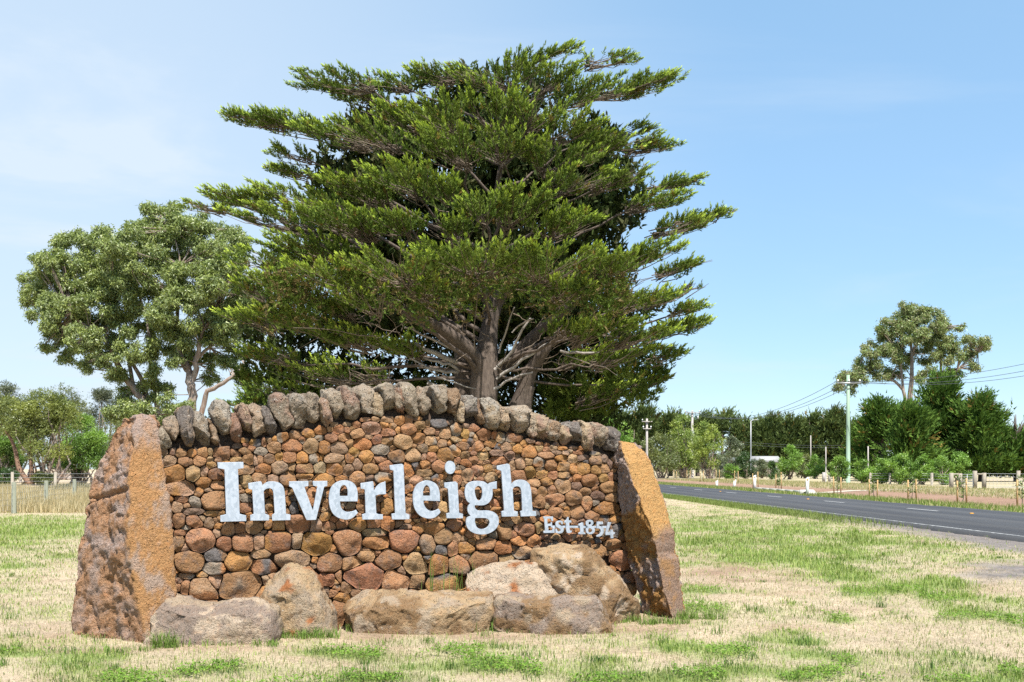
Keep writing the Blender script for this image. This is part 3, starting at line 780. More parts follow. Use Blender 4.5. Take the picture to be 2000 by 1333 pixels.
LET_N = 0.105       # front of the letters, measured from the wall plane
def glyph(name, contours, parent, label, scale=1.0, ox=0, oy=0, thick=0.024, front=LET_N, smooth=True):
    cu = bpy.data.curves.new(name, 'CURVE'); cu.dimensions = '2D'; cu.fill_mode = 'BOTH'
    cu.extrude = thick / 2; cu.bevel_depth = 0.0015
    for pts in contours:
        P = np.array(pts, float) * scale + np.array([ox, oy])
        if smooth: P = smooth_outline(P)
        uz = np.array([wall_uz(x, y, front) for x, y in P])
        sp = cu.splines.new('POLY'); sp.points.add(len(uz) - 1); sp.use_cyclic_u = True
        co = np.zeros((len(uz), 4)); co[:, :2] = uz; co[:, 3] = 1
        sp.points.foreach_set('co', co.ravel())
    tmp = bpy.data.objects.new(name, cu); COL.objects.link(tmp)
    dg = bpy.context.evaluated_depsgraph_get()
    me = bpy.data.meshes.new_from_object(tmp.evaluated_get(dg))
    bpy.data.objects.remove(tmp); bpy.data.curves.remove(cu)
    n = len(me.vertices); co = np.zeros(n * 3, np.float32); me.vertices.foreach_get('co', co); co = co.reshape(-1, 3)
    W = wall_pt(co[:, 0], co[:, 1], front - thick / 2 + co[:, 2]) - WA
    cen = W.mean(0)
    me.vertices.foreach_set('co', (W - cen).astype(np.float32).ravel()); me.update()
    bm = bmesh.new(); bm.from_mesh(me); bmesh.ops.recalc_face_normals(bm, faces=bm.faces); bm.to_mesh(me); bm.free()
    me.materials.clear(); me.materials.append(M_ZINC.m)
    for p in me.polygons: p.material_index = 0; p.use_smooth = False
    return link(name, me, parent, cen, label=label)

def pins(letter, spots):
    """standoff pins that hold a letter off the stones"""
    for (x, y) in spots:
        u, z = wall_uz(x, y, 0.05)
        a = wall_pt(np.array(u), np.array(z), np.array(0.0)) - WA - np.array(letter.location)
        b = wall_pt(np.array(u), np.array(z), np.array(LET_N - 0.025)) - WA - np.array(letter.location)
        Geo().cyl(a, b, 0.008, n=6).build("standoff_pin", M_STEEL, letter)

def ellipse(cx, cy, rx, ry, n=28):
    return [(cx + rx * math.cos(t), cy + ry * math.sin(t)) for t in np.arange(n) / n * 2 * math.pi]

name_sign = thing("metal_lettering", "large pale galvanised steel letters spelling Inverleigh across the stone wall", "lettering", tuple(WA))
G_I = [[(425,904),(475,903),(475.5,914.5),(464.5,916.2),(468,1004.5),(480.5,1007.5),(480.7,1018),(431,1019.3),(430.5,1008),(442,1005),(438.8,917),(426,914.5)]]
G_N = [[(485,944.5),(509,940.8),(511,943),(512,949.5),(520,943),(532,941),(545,943.5),(553,951),(556,962),(558.5,1004),(567,1006),(566.8,1016),(532,1017),(531.5,1006.5),(536.8,1003),(534.5,965),(532.5,957),(527.5,954),(520,955),(514.8,959),(517.5,1004),(525.3,1007),(525.3,1016.8),(489.5,1017),(489,1007),(495.8,1004.5),(493,957),(486,955)]]
G_V = [[(565,941),(602,940.5),(602,949.5),(594,951),(611.3,999),(620,950.5),(612,949),(611,940.3),(639,940),(639,949.5),(633,951),(617,1015.5),(599,1016),(571,953),(565,950)]]
G_E1 = [[(698,979.5),(698.2,963),(695,950),(687,942),(675,938.8),(661,941),(650,948.5),(644,961),(642.7,978),(645,992),(651,1004),(661,1011.5),(674,1015),(686,1013),(695,1006),(698.7,1002),(695.5,996.7),(688,999.5),(678,1000.5),(670,997),(665,989),(663.8,979.5)],
        [(663.3,969.5),(663.5,958),(667,949.5),(672,947.3),(676,949.5),(679,957),(679.5,969.5)]]
G_R = [[(704.5,944.5),(728,941),(729.3,943.5),(730,961),(735,952),(742,945.5),(752.5,941.2),(753.7,965.5),(741,966),(733,968.5),(734.8,1003),(740,1005),(747.5,1005.5),(747.5,1014.5),(708,1015),(707.5,1005.5),(714.5,1003.5),(713,958),(712,956),(705,954.5)]]
G_L = [[(761,909.5),(785,906.8),(788,909),(791.8,1003),(799.5,1006),(799.3,1014.5),(766,1014.8),(765,1004.7),(772,1003),(768.8,919.5),(762,917.5)]]
G_E2 = [[(859,979),(858.8,966),(856,953),(850,944.5),(836,939),(825,941),(814,948),(808,961),(806.7,976),(809,990),(815,1002),(825,1010),(838,1013),(849,1011),(857,1004.5),(860.3,1000.5),(857,994.5),(849,998),(841,998.7),(833,994),(828,986),(826.7,977.8)],
        [(826,969),(826.3,959),(829,950.5),(833,947.5),(837,950),(840,957),(840.3,969)]]
G_i = [[(868,943.5),(890,941.3),(893.5,944.5),(896.5,1002),(904,1004.5),(904,1012.5),(872.5,1012.3),(872,1003.7),(878.5,1002),(875.5,957),(874.8,955),(868.5,952)]]
G_G = [[(970,941),(970,955),(961.5,955),(962,966),(959.5,975),(953.5,983),(944,987),(927.5,987),(927,991),(931,996.3),(938,998),(955,998),(966,1002),(972.5,1009),(974,1018),(972,1028),(964,1037),(952,1043),(940,1044),(926,1041.5),(916,1035),(911,1026),(911,1016),(914,1010.5),(920,1008.2),(915,1002),(913.3,995),(915,988.5),(918.5,983.5),(912,978),(908.5,968),(908.5,957),(911.5,948),(918,942.5),(930,940),(944,941),(951,945),(953.5,947),(957,944)],
       [(935,949),(940,952),(942.3,962),(941.5,972),(938.5,977.5),(935,978.7),(931,975),(928,966),(927,957),(930,951)],
       [(928,1012),(946,1012),(952,1013.5),(956,1018),(956,1024),(953,1029.5),(946,1033.5),(940,1034),(932,1031),(928,1022),(927.3,1016)]]
G_H = [[(970.5,910.5),(992,906.3),(995.5,908.5),(999,947),(1006,940),(1017,937.5),(1027,940),(1034,947),(1037,958),(1040,998.5),(1046.5,999.5),(1047,1008),(1017.5,1009),(1016.5,999.5),(1020.5,998),(1018.5,960),(1016,952.5),(1010,950),(1004.5,951.5),(1001,956),(1003.7,998),(1011,1000),(1011,1008.7),(980.5,1009.3),(979.5,1000),(985,998),(979.5,922),(978,919.5),(971,917)]]
for ch, cont, lab, pin in (("I", G_I, "capital letter I", [(452, 920), (455, 1000)]), ("n", G_N, "letter n", [(503, 960), (547, 1000)]), ("v", G_V, "letter v", [(585, 960), (607, 1008)]),
        ("e", G_E1, "letter e between v and r", [(653, 975), (675, 1007)]), ("r", G_R, "letter r", [(722, 955), (724, 1000)]), ("l", G_L, "letter l", [(779, 920), (782, 1000)]),
        ("e", G_E2, "letter e between l and i", [(817, 975), (838, 1006)]), ("i", G_i, "letter i", [(883, 950), (888, 1000)]), ("g", G_G, "letter g", [(918, 960), (940, 1039)]), ("h", G_H, "letter h", [(985, 925), (1028, 1000)])):
    lt = glyph("letter", cont, name_sign, lab)
    pins(lt, pin)
    if ch == "i":
        d = glyph("dot", [ellipse(879.3, 913.5, 10, 12.5)], name_sign, None)
        loc = np.array(d.location) - np.array(lt.location); d.parent = lt; d.location = loc

date_sign = thing("date_lettering", "small pale steel letters reading Est 1854 on a thin bar at right end of wall", "lettering", tuple(WA))
S1 = dict(scale=1 / 12.5, ox=1050, oy=990, thick=0.014, front=0.115)
D = {
 "E": [[(140,245),(375,245),(378,345),(345,350),(320,290),(235,290),(240,425),(325,420),(328,380),(350,380),(355,510),(330,505),(322,470),(255,470),(265,590),(355,585),(385,520),(415,515),(410,640),(150,640),(148,610),(185,590),(165,290),(140,280)]],
 "s": [[(610,360),(615,425),(585,430),(570,385),(530,375),(505,400),(520,435),(570,465),(620,500),(635,550),(615,620),(560,650),(500,650),(440,635),(435,545),(465,545),(490,600),(530,615),(565,590),(560,555),(510,520),(455,480),(440,430),(460,375),(510,350),(560,345)]],
 "t": [[(735,255),(755,255),(760,340),(820,340),(822,385),(765,388),(780,560),(800,590),(835,590),(830,620),(780,645),(725,640),(705,600),(690,390),(650,385),(665,350),(700,330)]],
 "1": [[(1000,430),(1090,390),(1115,395),(1120,620),(1165,645),(1165,670),(1000,670),(1005,640),(1045,620),(1035,465),(1000,460)]],
 "8": [[(1270,325),(1330,335),(1360,380),(1350,430),(1310,465),(1370,505),(1395,560),(1385,620),(1330,665),(1270,672),(1210,650),(1185,600),(1190,545),(1235,500),(1195,460),(1180,410),(1200,355)],
       [(1270,360),(1300,380),(1305,420),(1285,445),(1250,430),(1240,395)], [(1265,520),(1310,540),(1335,580),(1320,625),(1280,635),(1240,610),(1235,565)]],
 "5": [[(1445,370),(1590,370),(1595,425),(1500,430),(1500,480),(1560,490),(1605,530),(1615,590),(1590,670),(1530,720),(1440,735),(1440,705),(1500,680),(1535,640),(1545,590),(1525,545),(1480,530),(1445,530)]],
 "4": [[(1720,380),(1795,390),(1710,620),(1780,620),(1785,565),(1835,565),(1840,620),(1885,630),(1880,665),(1845,680),(1850,770),(1785,770),(1780,690),(1660,690),(1660,650)]],
}
for ch, cont in D.items():
    glyph("letter", cont, date_sign, ("digit " if ch.isdigit() else "letter ") + ch, **S1)
glyph("mounting_bar", [[(325, 468), (1720, 478), (1720, 522), (325, 512)]], date_sign, None, scale=1 / 12.5, ox=1050, oy=990, thick=0.012, front=0.098, smooth=False)
# ------------------------------------------------------------------ standing stones and boulders
def loft(levels, nseg, nlev, close_top=True):
    """levels: list of rings, each a list of 3D corners (same count). Returns verts (nlev, nseg*corners, 3)."""
    L = np.array(levels, float)                       # (m, k, 3)
    m, k, _ = L.shape
    # refine every ring along its edges
    t = np.arange(nseg) / nseg
    rings = L[:, :, None] * (1 - t)[None, None, :, None] + np.roll(L, -1, 1)[:, :, None] * t[None, None, :, None]
    rings = rings.reshape(m, k * nseg, 3)
    tt = np.linspace(0, m - 1, nlev)
    i0 = np.clip(tt.astype(int), 0, m - 2); f = (tt - i0)[:, None, None]
    f = f * f * (3 - 2 * f) * 0.4 + f * 0.6
    return rings[i0] * (1 - f) + rings[i0 + 1] * f

def ring_normals(V):
    du = np.roll(V, -1, 1) - np.roll(V, 1, 1)
    dv = np.gradient(V, axis=0)
    n = np.cross(du, dv)
    return n / (np.linalg.norm(n, axis=-1, keepdims=True) + 1e-9)

def round_corners(V, it):
    for _ in range(it):
        V = 0.25 * np.roll(V, 1, 1) + 0.5 * V + 0.25 * np.roll(V, -1, 1)
    return V

def finish_stone(name, V, disp, col, mat, label, cat, group=None):
    nl, nk, _ = V.shape
    N = ring_normals(V)
    cen = V.reshape(-1, 3).mean(0)
    if np.mean(np.sum(N * (V - V.mean(1, keepdims=True)), -1)) < 0: N = -N
    V = V + N * disp[..., None]
    top = V[-1].mean(0); 
    P = np.concatenate([V.reshape(-1, 3), [top]])
    C = np.concatenate([col.reshape(-1, 3), [col[-1].mean(0)]])
    T = grid_faces(nl, nk)
    a = (nl - 1) * nk + np.arange(nk); b = (nl - 1) * nk + (np.arange(nk) + 1) % nk
    T = np.concatenate([T, np.stack([a, b, np.full(nk, nl * nk)], -1)])
    base = np.array([cen[0], cen[1], 0.0])
    o = link(name, make_mesh(name, P - base, T, C, True, [mat]), None, base)
    return tag(o, label, cat, group)

# left standing stone: corners L (left back edge), M (front edge between its two faces), Rr (right front), B (back)
def lev(rows):
    # more courses, with a wandering edge between the two faces
    A = np.array([[q[0], *q[1], *q[2], *q[3], *q[4:]] for q in rows], float)
    t = np.linspace(0, len(A) - 1, len(A) * 3 - 2)
    A = np.stack([np.interp(t, np.arange(len(A)), A[:, k]) for k in range(A.shape[1])], -1)
    w = np.sin(np.linspace(0, math.pi, len(A)))
    A[:, 3] += 9 * w * fbm2(t * 1.3, t * 0 + A[0, 0], 3, 15)
    A[:, 1] += 6 * w * fbm2(t * 1.1, t * 0 + A[0, 0], 3, 16)
    A[:, 5] += 4 * w * fbm2(t * 1.1, t * 0 + A[0, 0], 3, 17)
    rows = [(q[0], q[1:3], q[3:5], q[5:7], *q[7:]) for q in A]
    out = []
    for (py, l, m, r, dl, dm, dr, db) in rows:
        Lp = at(l[0], l[1], dl); Mp = at(m[0], m[1], dm); Rp = at(r[0], r[1], dr)
        Bp = (Rp + Lp) / 2 + np.array([0.12, db, 0.0])
        out.append([Lp, Mp, Rp, Bp])
    return out
rows = [
 (1262, (128, 1262), (292, 1276), (352, 1262), 9.75, 9.15, 9.45, 0.45),
 (1180, (134, 1180), (272, 1195), (350, 1170), 9.75, 9.16, 9.45, 0.45),
 (1090, (143, 1090), (258, 1100), (345, 1090), 9.73, 9.17, 9.45, 0.42),
 (1000, (158, 1000), (247, 1005), (338, 1000), 9.72, 9.20, 9.46, 0.40),
 (930, (176, 930), (250, 930), (328, 930), 9.70, 9.24, 9.47, 0.36),
 (880, (198, 880), (256, 876), (318, 880), 9.68, 9.29, 9.48, 0.32),
 (840, (219, 838), (260, 833), (314, 842), 9.66, 9.35, 9.49, 0.28),
 (818, (238, 816), (264, 812), (308, 824), 9.62, 9.42, 9.50, 0.18),
 (809, (262, 809), (274, 808), (294, 812), 9.58, 9.50, 9.53, 0.08),
]
NS = 44
V = loft(lev(rows), NS, 180)
V = round_corners(V, 12)
k = np.arange(4 * NS); face = k // NS               # 0: L->M rough left face, 1: M->R orange front, 2: R->B, 3: B->L
rough = np.where(face == 1, 0.0, 1.0)
for _ in range(14): rough = 0.25 * np.roll(rough, 1) + 0.5 * rough + 0.25 * np.roll(rough, -1)
rough = rough[None, :]
cr = fbm(V * np.array([9, 9, 6.5]), 6, 61, 0.68)
ridge = 1 - np.abs(fbm(V * np.array([5.0, 5.0, 4.0]) + 9, 4, 62, 0.55)) * 2.2
ledge = fbm(np.stack([V[..., 0] * 5 + V[..., 2] * 2.2, V[..., 1] * 5, V[..., 2] * 8 - V[..., 0] * 5], -1), 4, 93, .6)
disp = rough * (0.035 * cr + 0.035 * np.minimum(ridge, 0.7) + 0.03 * np.round(ledge * 3.5) / 3.5 - 0.04 + 0.018 * fbm(V * 24, 4, 63, .65) - 0.025 * sstep(.25, .45, fbm(V * 13 + 5, 3, 69))) + (1 - rough) * (0.012 * fbm(V * 6, 4, 64) + 0.006 * fbm(V * 30, 2, 65))
# the diagonal split across the rough face
zz = V[..., 2]
crack = np.exp(-((zz - (1.33 + 0.22 * (V[..., 0] + 3.95)) ) / 0.022) ** 2) * rough
disp = disp - 0.05 * crack
purple = np.array([0.47, 0.36, 0.31]); redb = np.array([0.48, 0.275, 0.155]); orange = np.array([0.54, 0.295, 0.13]); grey = np.array([0.47, 0.375, 0.32])
f1 = sstep(-0.28, 0.15, fbm(V * 6.5, 5, 66, .65))[..., None]
lowmask = sstep(1.0, 0.2, zz)[..., None]
crough = purple * (1 - f1) + redb * f1
crough = crough * (1 - 0.35 * lowmask) + redb * 0.35 * lowmask
f2 = sstep(-0.02, 0.28, fbm(V * np.array([4.5, 4.5, 2.6]) + 4, 6, 67, .68))[..., None]
cfront = orange * (1 - 0.75 * f2) + grey * 0.75 * f2
edge = sstep(0.0, 0.5, rough)[..., None]
topg = sstep(1.75, 2.05, zz + 0.15 * fbm(V * 5, 3, 70))[..., None]
cfront = cfront * (1 - 0.7 * topg) + np.array([0.40, 0.31, 0.28]) * 0.7 * topg
jag = sstep(0.2, 0.8, rough + 0.75 * fbm(V * 5, 5, 68, .6))[..., None]
col = cfront * (1 - jag) + crough * jag
finish_stone("standing_stone", V, disp, col, M_STAND, "tall leaning boulder at left end of wall with craggy purple side and orange front", "boulder", "standing stones at the wall ends")

# right standing stone: corners L (left edge at the wall), M (edge), Rr (right silhouette), B
rows = [
 (1212, (1254, 1205), (1318, 1222), (1343, 1218), 11.10, 10.62, 10.85, 0.55),
 (1150, (1240, 1150), (1297, 1155), (1333, 1150), 11.12, 10.66, 10.88, 0.55),
 (1092, (1228, 1095), (1284, 1095), (1325, 1092), 11.14, 10.68, 10.90, 0.52),
 (1078, (1225, 1080), (1281, 1080), (1318, 1080), 11.14, 10.70, 10.95, 0.50),
 (1045, (1218, 1045), (1272, 1045), (1318, 1040), 11.15, 10.70, 10.92, 0.50),
 (1005, (1212, 1005), (1258, 1005), (1306, 1005), 11.16, 10.74, 10.95, 0.46),
 (950, (1207, 950), (1238, 950), (1290, 950), 11.17, 10.82, 10.98, 0.40),
 (905, (1202, 905), (1226, 903), (1271, 902), 11.18, 10.90, 11.01, 0.30),
 (880, (1200, 880), (1214, 876), (1257, 882), 11.19, 10.98, 11.04, 0.22),
 (863, (1204, 866), (1214, 862), (1240, 866), 11.16, 11.06, 11.08, 0.10),
]
V = loft(lev(rows), NS, 180)
V = round_corners(V, 9)
zz = V[..., 2]
rough = np.where(face == 1, 0.0, 1.0)
for _ in range(12): rough = 0.25 * np.roll(rough, 1) + 0.5 * rough + 0.25 * np.roll(rough, -1)
rough = rough[None, :]
cr = fbm(V * np.array([9, 9, 6.0]), 5, 81, 0.62)
ridge = 1 - np.abs(fbm(V * np.array([8.0, 8.0, 4.5]) + 3, 4, 82, 0.55)) * 2.2
disp = rough * (0.07 * cr + 0.05 * np.minimum(ridge, 0.7) - 0.03 + 0.035 * fbm(V * np.array([26, 26, 18]), 4, 83, .65) - 0.03 * sstep(.15, .4, fbm(V * 15 + 5, 3, 92))) + (1 - rough) * (0.008 * fbm(V * 6, 4, 84) + 0.004 * fbm(V * 34, 2, 85))
ochre = np.array([0.58, 0.335, 0.13]); rust = np.array([0.47, 0.25, 0.085]); mauve = np.array([0.44, 0.335, 0.285]); brown = np.array([0.34, 0.225, 0.16])
f1 = sstep(-0.05, 0.15, fbm(V * np.array([4, 4, 2.5]) + 2, 4, 86) + 0.7 * sstep(1.45, 1.0, zz) - 0.42)[..., None]
crough = mauve * (1 - f1) + rust * f1
low = sstep(1.02, 0.86, zz + 0.16 * fbm(V * 4.5, 5, 87, .6))[..., None]
f3 = sstep(0.0, 0.3, fbm(V * 6, 4, 88))[..., None]
pv = sstep(.05, .4, fbm(V * np.array([5, 5, 3.0]), 6, 90, .68))[..., None] * .45
f4 = sstep(.05, .3, fbm(V * 4.2 + 31, 5, 94, .65))[..., None] * .6
brown = brown * (1 - f4) + rust * f4
cf = (ochre * (1 - pv) + np.array([0.50, 0.375, 0.24]) * pv) * (1 - low) + (brown * (1 - 0.3 * f3) + mauve * 0.3 * f3) * low
jag = sstep(0.2, 0.8, rough + 0.75 * fbm(V * 5.5, 5, 89, .6))[..., None]
col = cf * (1 - jag) + crough * jag
finish_stone("standing_stone", V, disp, col, M_STAND, "standing boulder at right end of wall with smooth ochre face and brown foot", "boulder", "standing stones at the wall ends")

def boulder(name, outline, depth, thick, cols, label, seed, drop=0.3, inset=0.86, rough=1.0, group="loose boulders along the foot of the wall", voxel=0.022):
    """outline: picture polygon of the stone at a given distance; the body is cut from it with its own thickness.
    drop: how far the front upper edge lies below the silhouette, so that a sunlit top shows."""
    W = np.array([at(x, y, depth) for x, y in outline])
    rg = np.random.default_rng(seed)
    # twice as many corners
    W = np.stack([W, 0.5 * (W + np.roll(W, -1, 0))], 1).reshape(-1, 3)
    x, z = W[:, 0], W[:, 2]
    c = np.array([x.mean(), z.min()]); H = z.max() - z.min()
    def ring(sc, dn, dz, jit):
        zz = c[1] + (z - c[1]) * (1 - dz)
        xx = c[0] + (x - c[0]) * sc
        return np.stack([xx + rg.normal(0, jit, len(x)), np.full(len(x), depth - dn) + rg.normal(0, jit, len(x)), zz + rg.normal(0, jit, len(x))], -1)
    j = 0.018 * math.sqrt((x.max() - x.min()) * H)
    v, f = prism([ring(.8, -.55 * thick, .25, j), ring(.97, -.32 * thick, .08, j), ring(1.0, -.02 * thick, .0, 0), ring(.985, .18 * thick, drop * .45, j), ring(inset, .42 * thick, drop, j), ring(inset * .6, .47 * thick, drop + .12, j)])
    V, T, N = remeshed(v, f, voxel, 2)
    cv = V.mean(0); V = cv + (V - cv) * np.array([1.05, 1.05, 1.05])
    V = chop(V, 10, rg, .80, .97, np.array([.55, 1, .8]))
    me_ = make_mesh('tmp', V, T); no_ = np.zeros(len(V) * 3, np.float32); me_.vertices.foreach_get('normal', no_); N = no_.reshape(-1, 3); bpy.data.meshes.remove(me_)
    size = math.sqrt((x.max() - x.min()) * H)
    q = V * 2.2 / size + seed * 3.1
    warp = fbm(q, 3, seed)
    ridge = np.abs(fbm(V * 3.2 / size + seed * 2, 3, seed + 5))
    d = rough * (0.03 * size * warp + 0.030 * fbm(V * 8 + seed, 4, seed + 1, .6) + 0.008 * fbm(V * 30, 3, seed + 2) - 0.02 * np.exp(-(ridge / 0.04) ** 2) - .014 * sstep(.3, .5, fbm(V * 14 + 9, 2, seed + 7)))
    V = V + N * d[:, None]
    a, b, e = [np.array(k) for k in cols]
    f1 = sstep(-0.10, 0.18, fbm(V * 4 + seed, 4, seed + 3))[:, None]
    f2 = sstep(0.12, 0.3, fbm(V * 6 + seed, 4, seed + 4))[:, None]
    col = a * (1 - f1) + b * f1
    col = (col * (1 - f2) + e * f2) * np.array([1.12, 1.04, .97])
    base = np.array([V[:, 0].mean(), depth, 0.0])
    o = link(name, make_mesh(name, V - base, T, col, True, [M_BOULD]), None, base)
    return tag(o, label, "boulder", group)

GREY1 = (0.40, 0.335, 0.255); GREY2 = (0.30, 0.25, 0.215); RUST = (0.36, 0.16, 0.07); TAN = (0.43, 0.33, 0.21); BRN = (0.27, 0.185, 0.105); PALE = (0.52, 0.445, 0.355); DK = (0.20, 0.18, 0.17)
boulder("boulder", [(300,1268),(303,1225),(313,1184),(332,1162),(356,1168),(400,1178),(450,1174),(492,1168),(507,1176),(538,1185),(545,1215),(540,1262),(430,1270)], 9.45, 0.75, (GREY1, GREY2, PALE), "long grey boulder shaped like a bench leaning against left standing stone", 11, drop=.22, inset=.93)
boulder("boulder", [(536,1262),(508,1172),(522,1140),(556,1106),(580,1097),(603,1108),(628,1148),(646,1195),(656,1255),(600,1262)], 9.78, 0.55, (TAN, GREY1, RUST), "pointed grey boulder with rusty patch beside bench shaped boulder", 12, drop=.22, inset=.78)
boulder("boulder", [(680,1240),(678,1192),(686,1162),(702,1154),(780,1153),(870,1156),(952,1157),(961,1185),(956,1240),(820,1245)], 9.98, 0.62, (TAN, BRN, GREY1), "low flat topped brown slab lying in front of middle of wall", 13, drop=.25, inset=.95)
boulder("boulder", [(1030,1240),(1038,1110),(1042,1088),(1054,1062),(1086,1054),(1138,1060),(1166,1082),(1200,1122),(1230,1160),(1246,1188),(1240,1235),(1150,1245)], 10.55, 0.6, (BRN, TAN, PALE), "large tan and mossy brown boulder below the date lettering", 14, drop=.2, inset=.78)
boulder("boulder", [(905,1230),(912,1145),(914,1122),(940,1108),(1000,1100),(1038,1097),(1058,1113),(1088,1162),(1090,1230)], 10.30, 0.5, (PALE, GREY1, RUST), "pale whitish wedge shaped boulder with orange spot behind two low slabs", 15, drop=.35, inset=.88)
boulder("boulder", [(966,1240),(966,1185),(972,1164),(1000,1159),(1085,1163),(1158,1160),(1178,1186),(1190,1240),(1080,1246)], 9.98, 0.6, (GREY2, BRN, GREY1), "low grey brown slab at right in front of pale wedge boulder", 16, drop=.12, inset=.95)
# ------------------------------------------------------------------ ground
def to_px(x, y, z=0.0):
    y = np.maximum(y, 0.5)
    return 1000 + FPX * x / y, HOR + FPX * (EYE - z) / y

GREEN_E = [ # picture ellipses of green turf: (px, py, rx, ry, strength)
 (1400,1055,150,38,1.0),(1540,1050,150,40,1.0),(1650,1075,120,36,.95),(1480,1085,110,30,.95),(1640,1115,90,26,.9),(1740,1140,90,24,.95),(1830,1160,80,26,.95),(1930,1185,80,26,1.0),(2010,1205,60,26,1.0),
 (1800,1075,150,32,.55),(1920,1080,120,22,.5),(1350,1010,90,20,.45),(1500,1000,120,16,.3),
 (60,1030,140,26,.9),(20,1060,90,26,.8),(120,1075,60,22,.55),(40,1105,110,20,.55),(60,1150,90,18,.4),(50,1200,80,12,.45),(30,1270,60,16,.95),(150,1285,60,16,.5),
 (190,1283,46,10,.9),(140,1305,70,24,.6),(330,1325,140,18,.6),(500,1320,150,18,.7),(690,1282,120,16,.8),(640,1325,150,14,.75),(860,1290,110,20,.7),(950,1268,90,12,.6),(1000,1310,110,18,.6),
 (1120,1300,110,22,.65),(1260,1325,150,18,.7),(1400,1155,90,12,.55),(1555,1178,22,6,.9),(1625,1210,34,7,.9),(1735,1195,16,5,.9),(1590,1246,110,7,.8),(1380,1265,80,14,.75),(1580,1275,60,12,.6),
 (1680,1290,70,18,.85),(1480,1315,120,18,.7),(1780,1300,90,20,.75),(1900,1285,80,14,.5),(1960,1310,80,16,.6),(1850,1330,150,10,.7),(1350,1190,60,14,.4),(1340,1100,60,14,.4),
]
BROWN_E = [(820,1236,330,9,.7),(420,1262,130,9,.7),(1250,1215,110,8,.6),(200,1266,110,8,.6),(1450,1118,140,18,.8),(1390,1085,60,14,.6),(1560,1140,100,14,.5),(95,1228,46,13,1.0),(1700,1305,60,10,.3),(1150,1330,80,8,.3),(1920,1150,60,14,.5)]
GRAV_E = [(1960,1122,90,19,1.0),(2040,1118,80,24,1.0),(1890,1125,40,8,.7)]

def ell(px, py, E):
    m = np.zeros_like(px)
    for (cx, cy, rx, ry, s) in E:
        d = ((px - cx) / rx) ** 2 + ((py - cy) / ry) ** 2
        m = np.maximum(m, s * np.clip(0.75 * (1.6 - d), 0, 1))
    return m

def road_lat(x, y): return x + 0.05 * y

def zones(x, y):
    px, py = to_px(x, y)
    w = 10 * fbm2(x * 1.1, y * 1.1, 3, 3)
    jx = px + 90 * fbm2(x * 1.3, y * 1.3, 4, 5); jy = py + 1.6 * w
    g = ell(jx, jy, GREEN_E)
    nz = fbm2(x * 1.6, y * 1.6, 5, 1)
    broad = np.clip(0.5 + 1.5 * nz, 0, 1)
    far = sstep(14, 30, y)
    g = np.clip(g * (0.35 + 0.95 * broad) + (0.30 + 0.10 * far) * sstep(-0.15, 0.5, nz + .25 * fbm2(x * .45, y * .45, 2, 13)), 0, 1)
    b = np.clip(ell(jx, jy, BROWN_E) * (0.6 + nz), 0, 1)
    gr = np.clip(ell(jx, jy, GRAV_E) * (0.75 + 0.8 * nz), 0, 1)
    lat = road_lat(x, y)
    sh = sstep(10.6, 12.0, lat + 1.3 * fbm2(x * .8, y * .25, 3, 8)) * sstep(13.2, 12.9, lat) * sstep(45, 27, y) * 0.95
    gr = np.maximum(gr, sh)
    nearroad = sstep(10.5, 12.3, lat) * sstep(13, 12.8, lat) * sstep(25, 45, y)
    g = np.maximum(g, 0.7 * nearroad)
    # beyond the road
    beyond = sstep(19.5, 19.8, lat)
    verge = sstep(19.6, 19.9, lat) * sstep(23.0, 21.8, lat + 1.0 * fbm2(x * .5, y * .15, 2, 9))
    g = np.where(beyond > 0.5, np.clip(0.75 * verge + 0.35 * sstep(30, 33, lat) * (0.6 + nz), 0, 1), g)
    b = np.where(beyond > 0.5, sstep(21.6, 22.8, lat + 1.0 * fbm2(x * .5, y * .15, 2, 9)) * sstep(32.5, 30, lat + 2.0 * fbm2(x * .2, y * .1, 3, 10)) * sstep(22, 34, y), b)
    # left paddock, straw coloured
    pad = sstep(34, 37, y + 2 * fbm2(x * .4, y * .4, 2, 12)) * (x < -8)
    g = g * (1 - pad * 0.9)
    g = g * (1 - b * 0.8) * (1 - gr * 0.9)
    return g, b, gr

CG = np.array([0.29, 0.35, 0.125]); CDRY = np.array([0.56, 0.45, 0.315]); CBR = np.array([0.34, 0.215, 0.15]); CGR = np.array([0.225, 0.20, 0.19])
xs = np.concatenate([-np.geomspace(3000, 9.2, 40), np.arange(-9.0, 24.0, 0.2), np.geomspace(24.2, 3000, 40)])
ys = np.concatenate([np.array([-60, -20, -5, 2, 5, 6.5]), np.geomspace(7.0, 120, 220), np.geomspace(124, 4000, 40)])
X, Y = np.meshgrid(xs, ys)
Z = np.where((Y > 6) & (Y < 40), 0.018 * fbm2(X * 2.0, Y * 2.0, 3, 21) - 0.01, -0.01) 
lat = road_lat(X, Y)
Z = np.where((lat > 11.5) & (lat < 21.0), -0.02, Z)
GG, BB, GV = zones(X, Y)
nz = fbm2(X * 5, Y * 5, 3, 33)[..., None]
dry = CDRY * (1 + 0.16 * nz) 
tonal = fbm2(X * 0.6, Y * 0.6, 3, 34)[..., None]
dry = dry * (1 + 0.12 * tonal)
th_ = sstep(.1, .5, fbm2(X * 1.4, Y * 1.4, 4, 68))[..., None]
dry = dry * (1 - .35 * th_) + np.array([0.38, 0.26, 0.165]) * .35 * th_
col = dry * (1 - GG[..., None]) + CG * GG[..., None]
col = col * (1 - BB[..., None]) + CBR * (1 + 0.25 * nz) * BB[..., None]
col = col * (1 - GV[..., None]) + CGR * (1 + 0.3 * nz) * GV[..., None]
ny, nx = X.shape
M_GROUND = Mat("dry_turf")
p = M_GROUND.pos()
c = M_GROUND.attr()
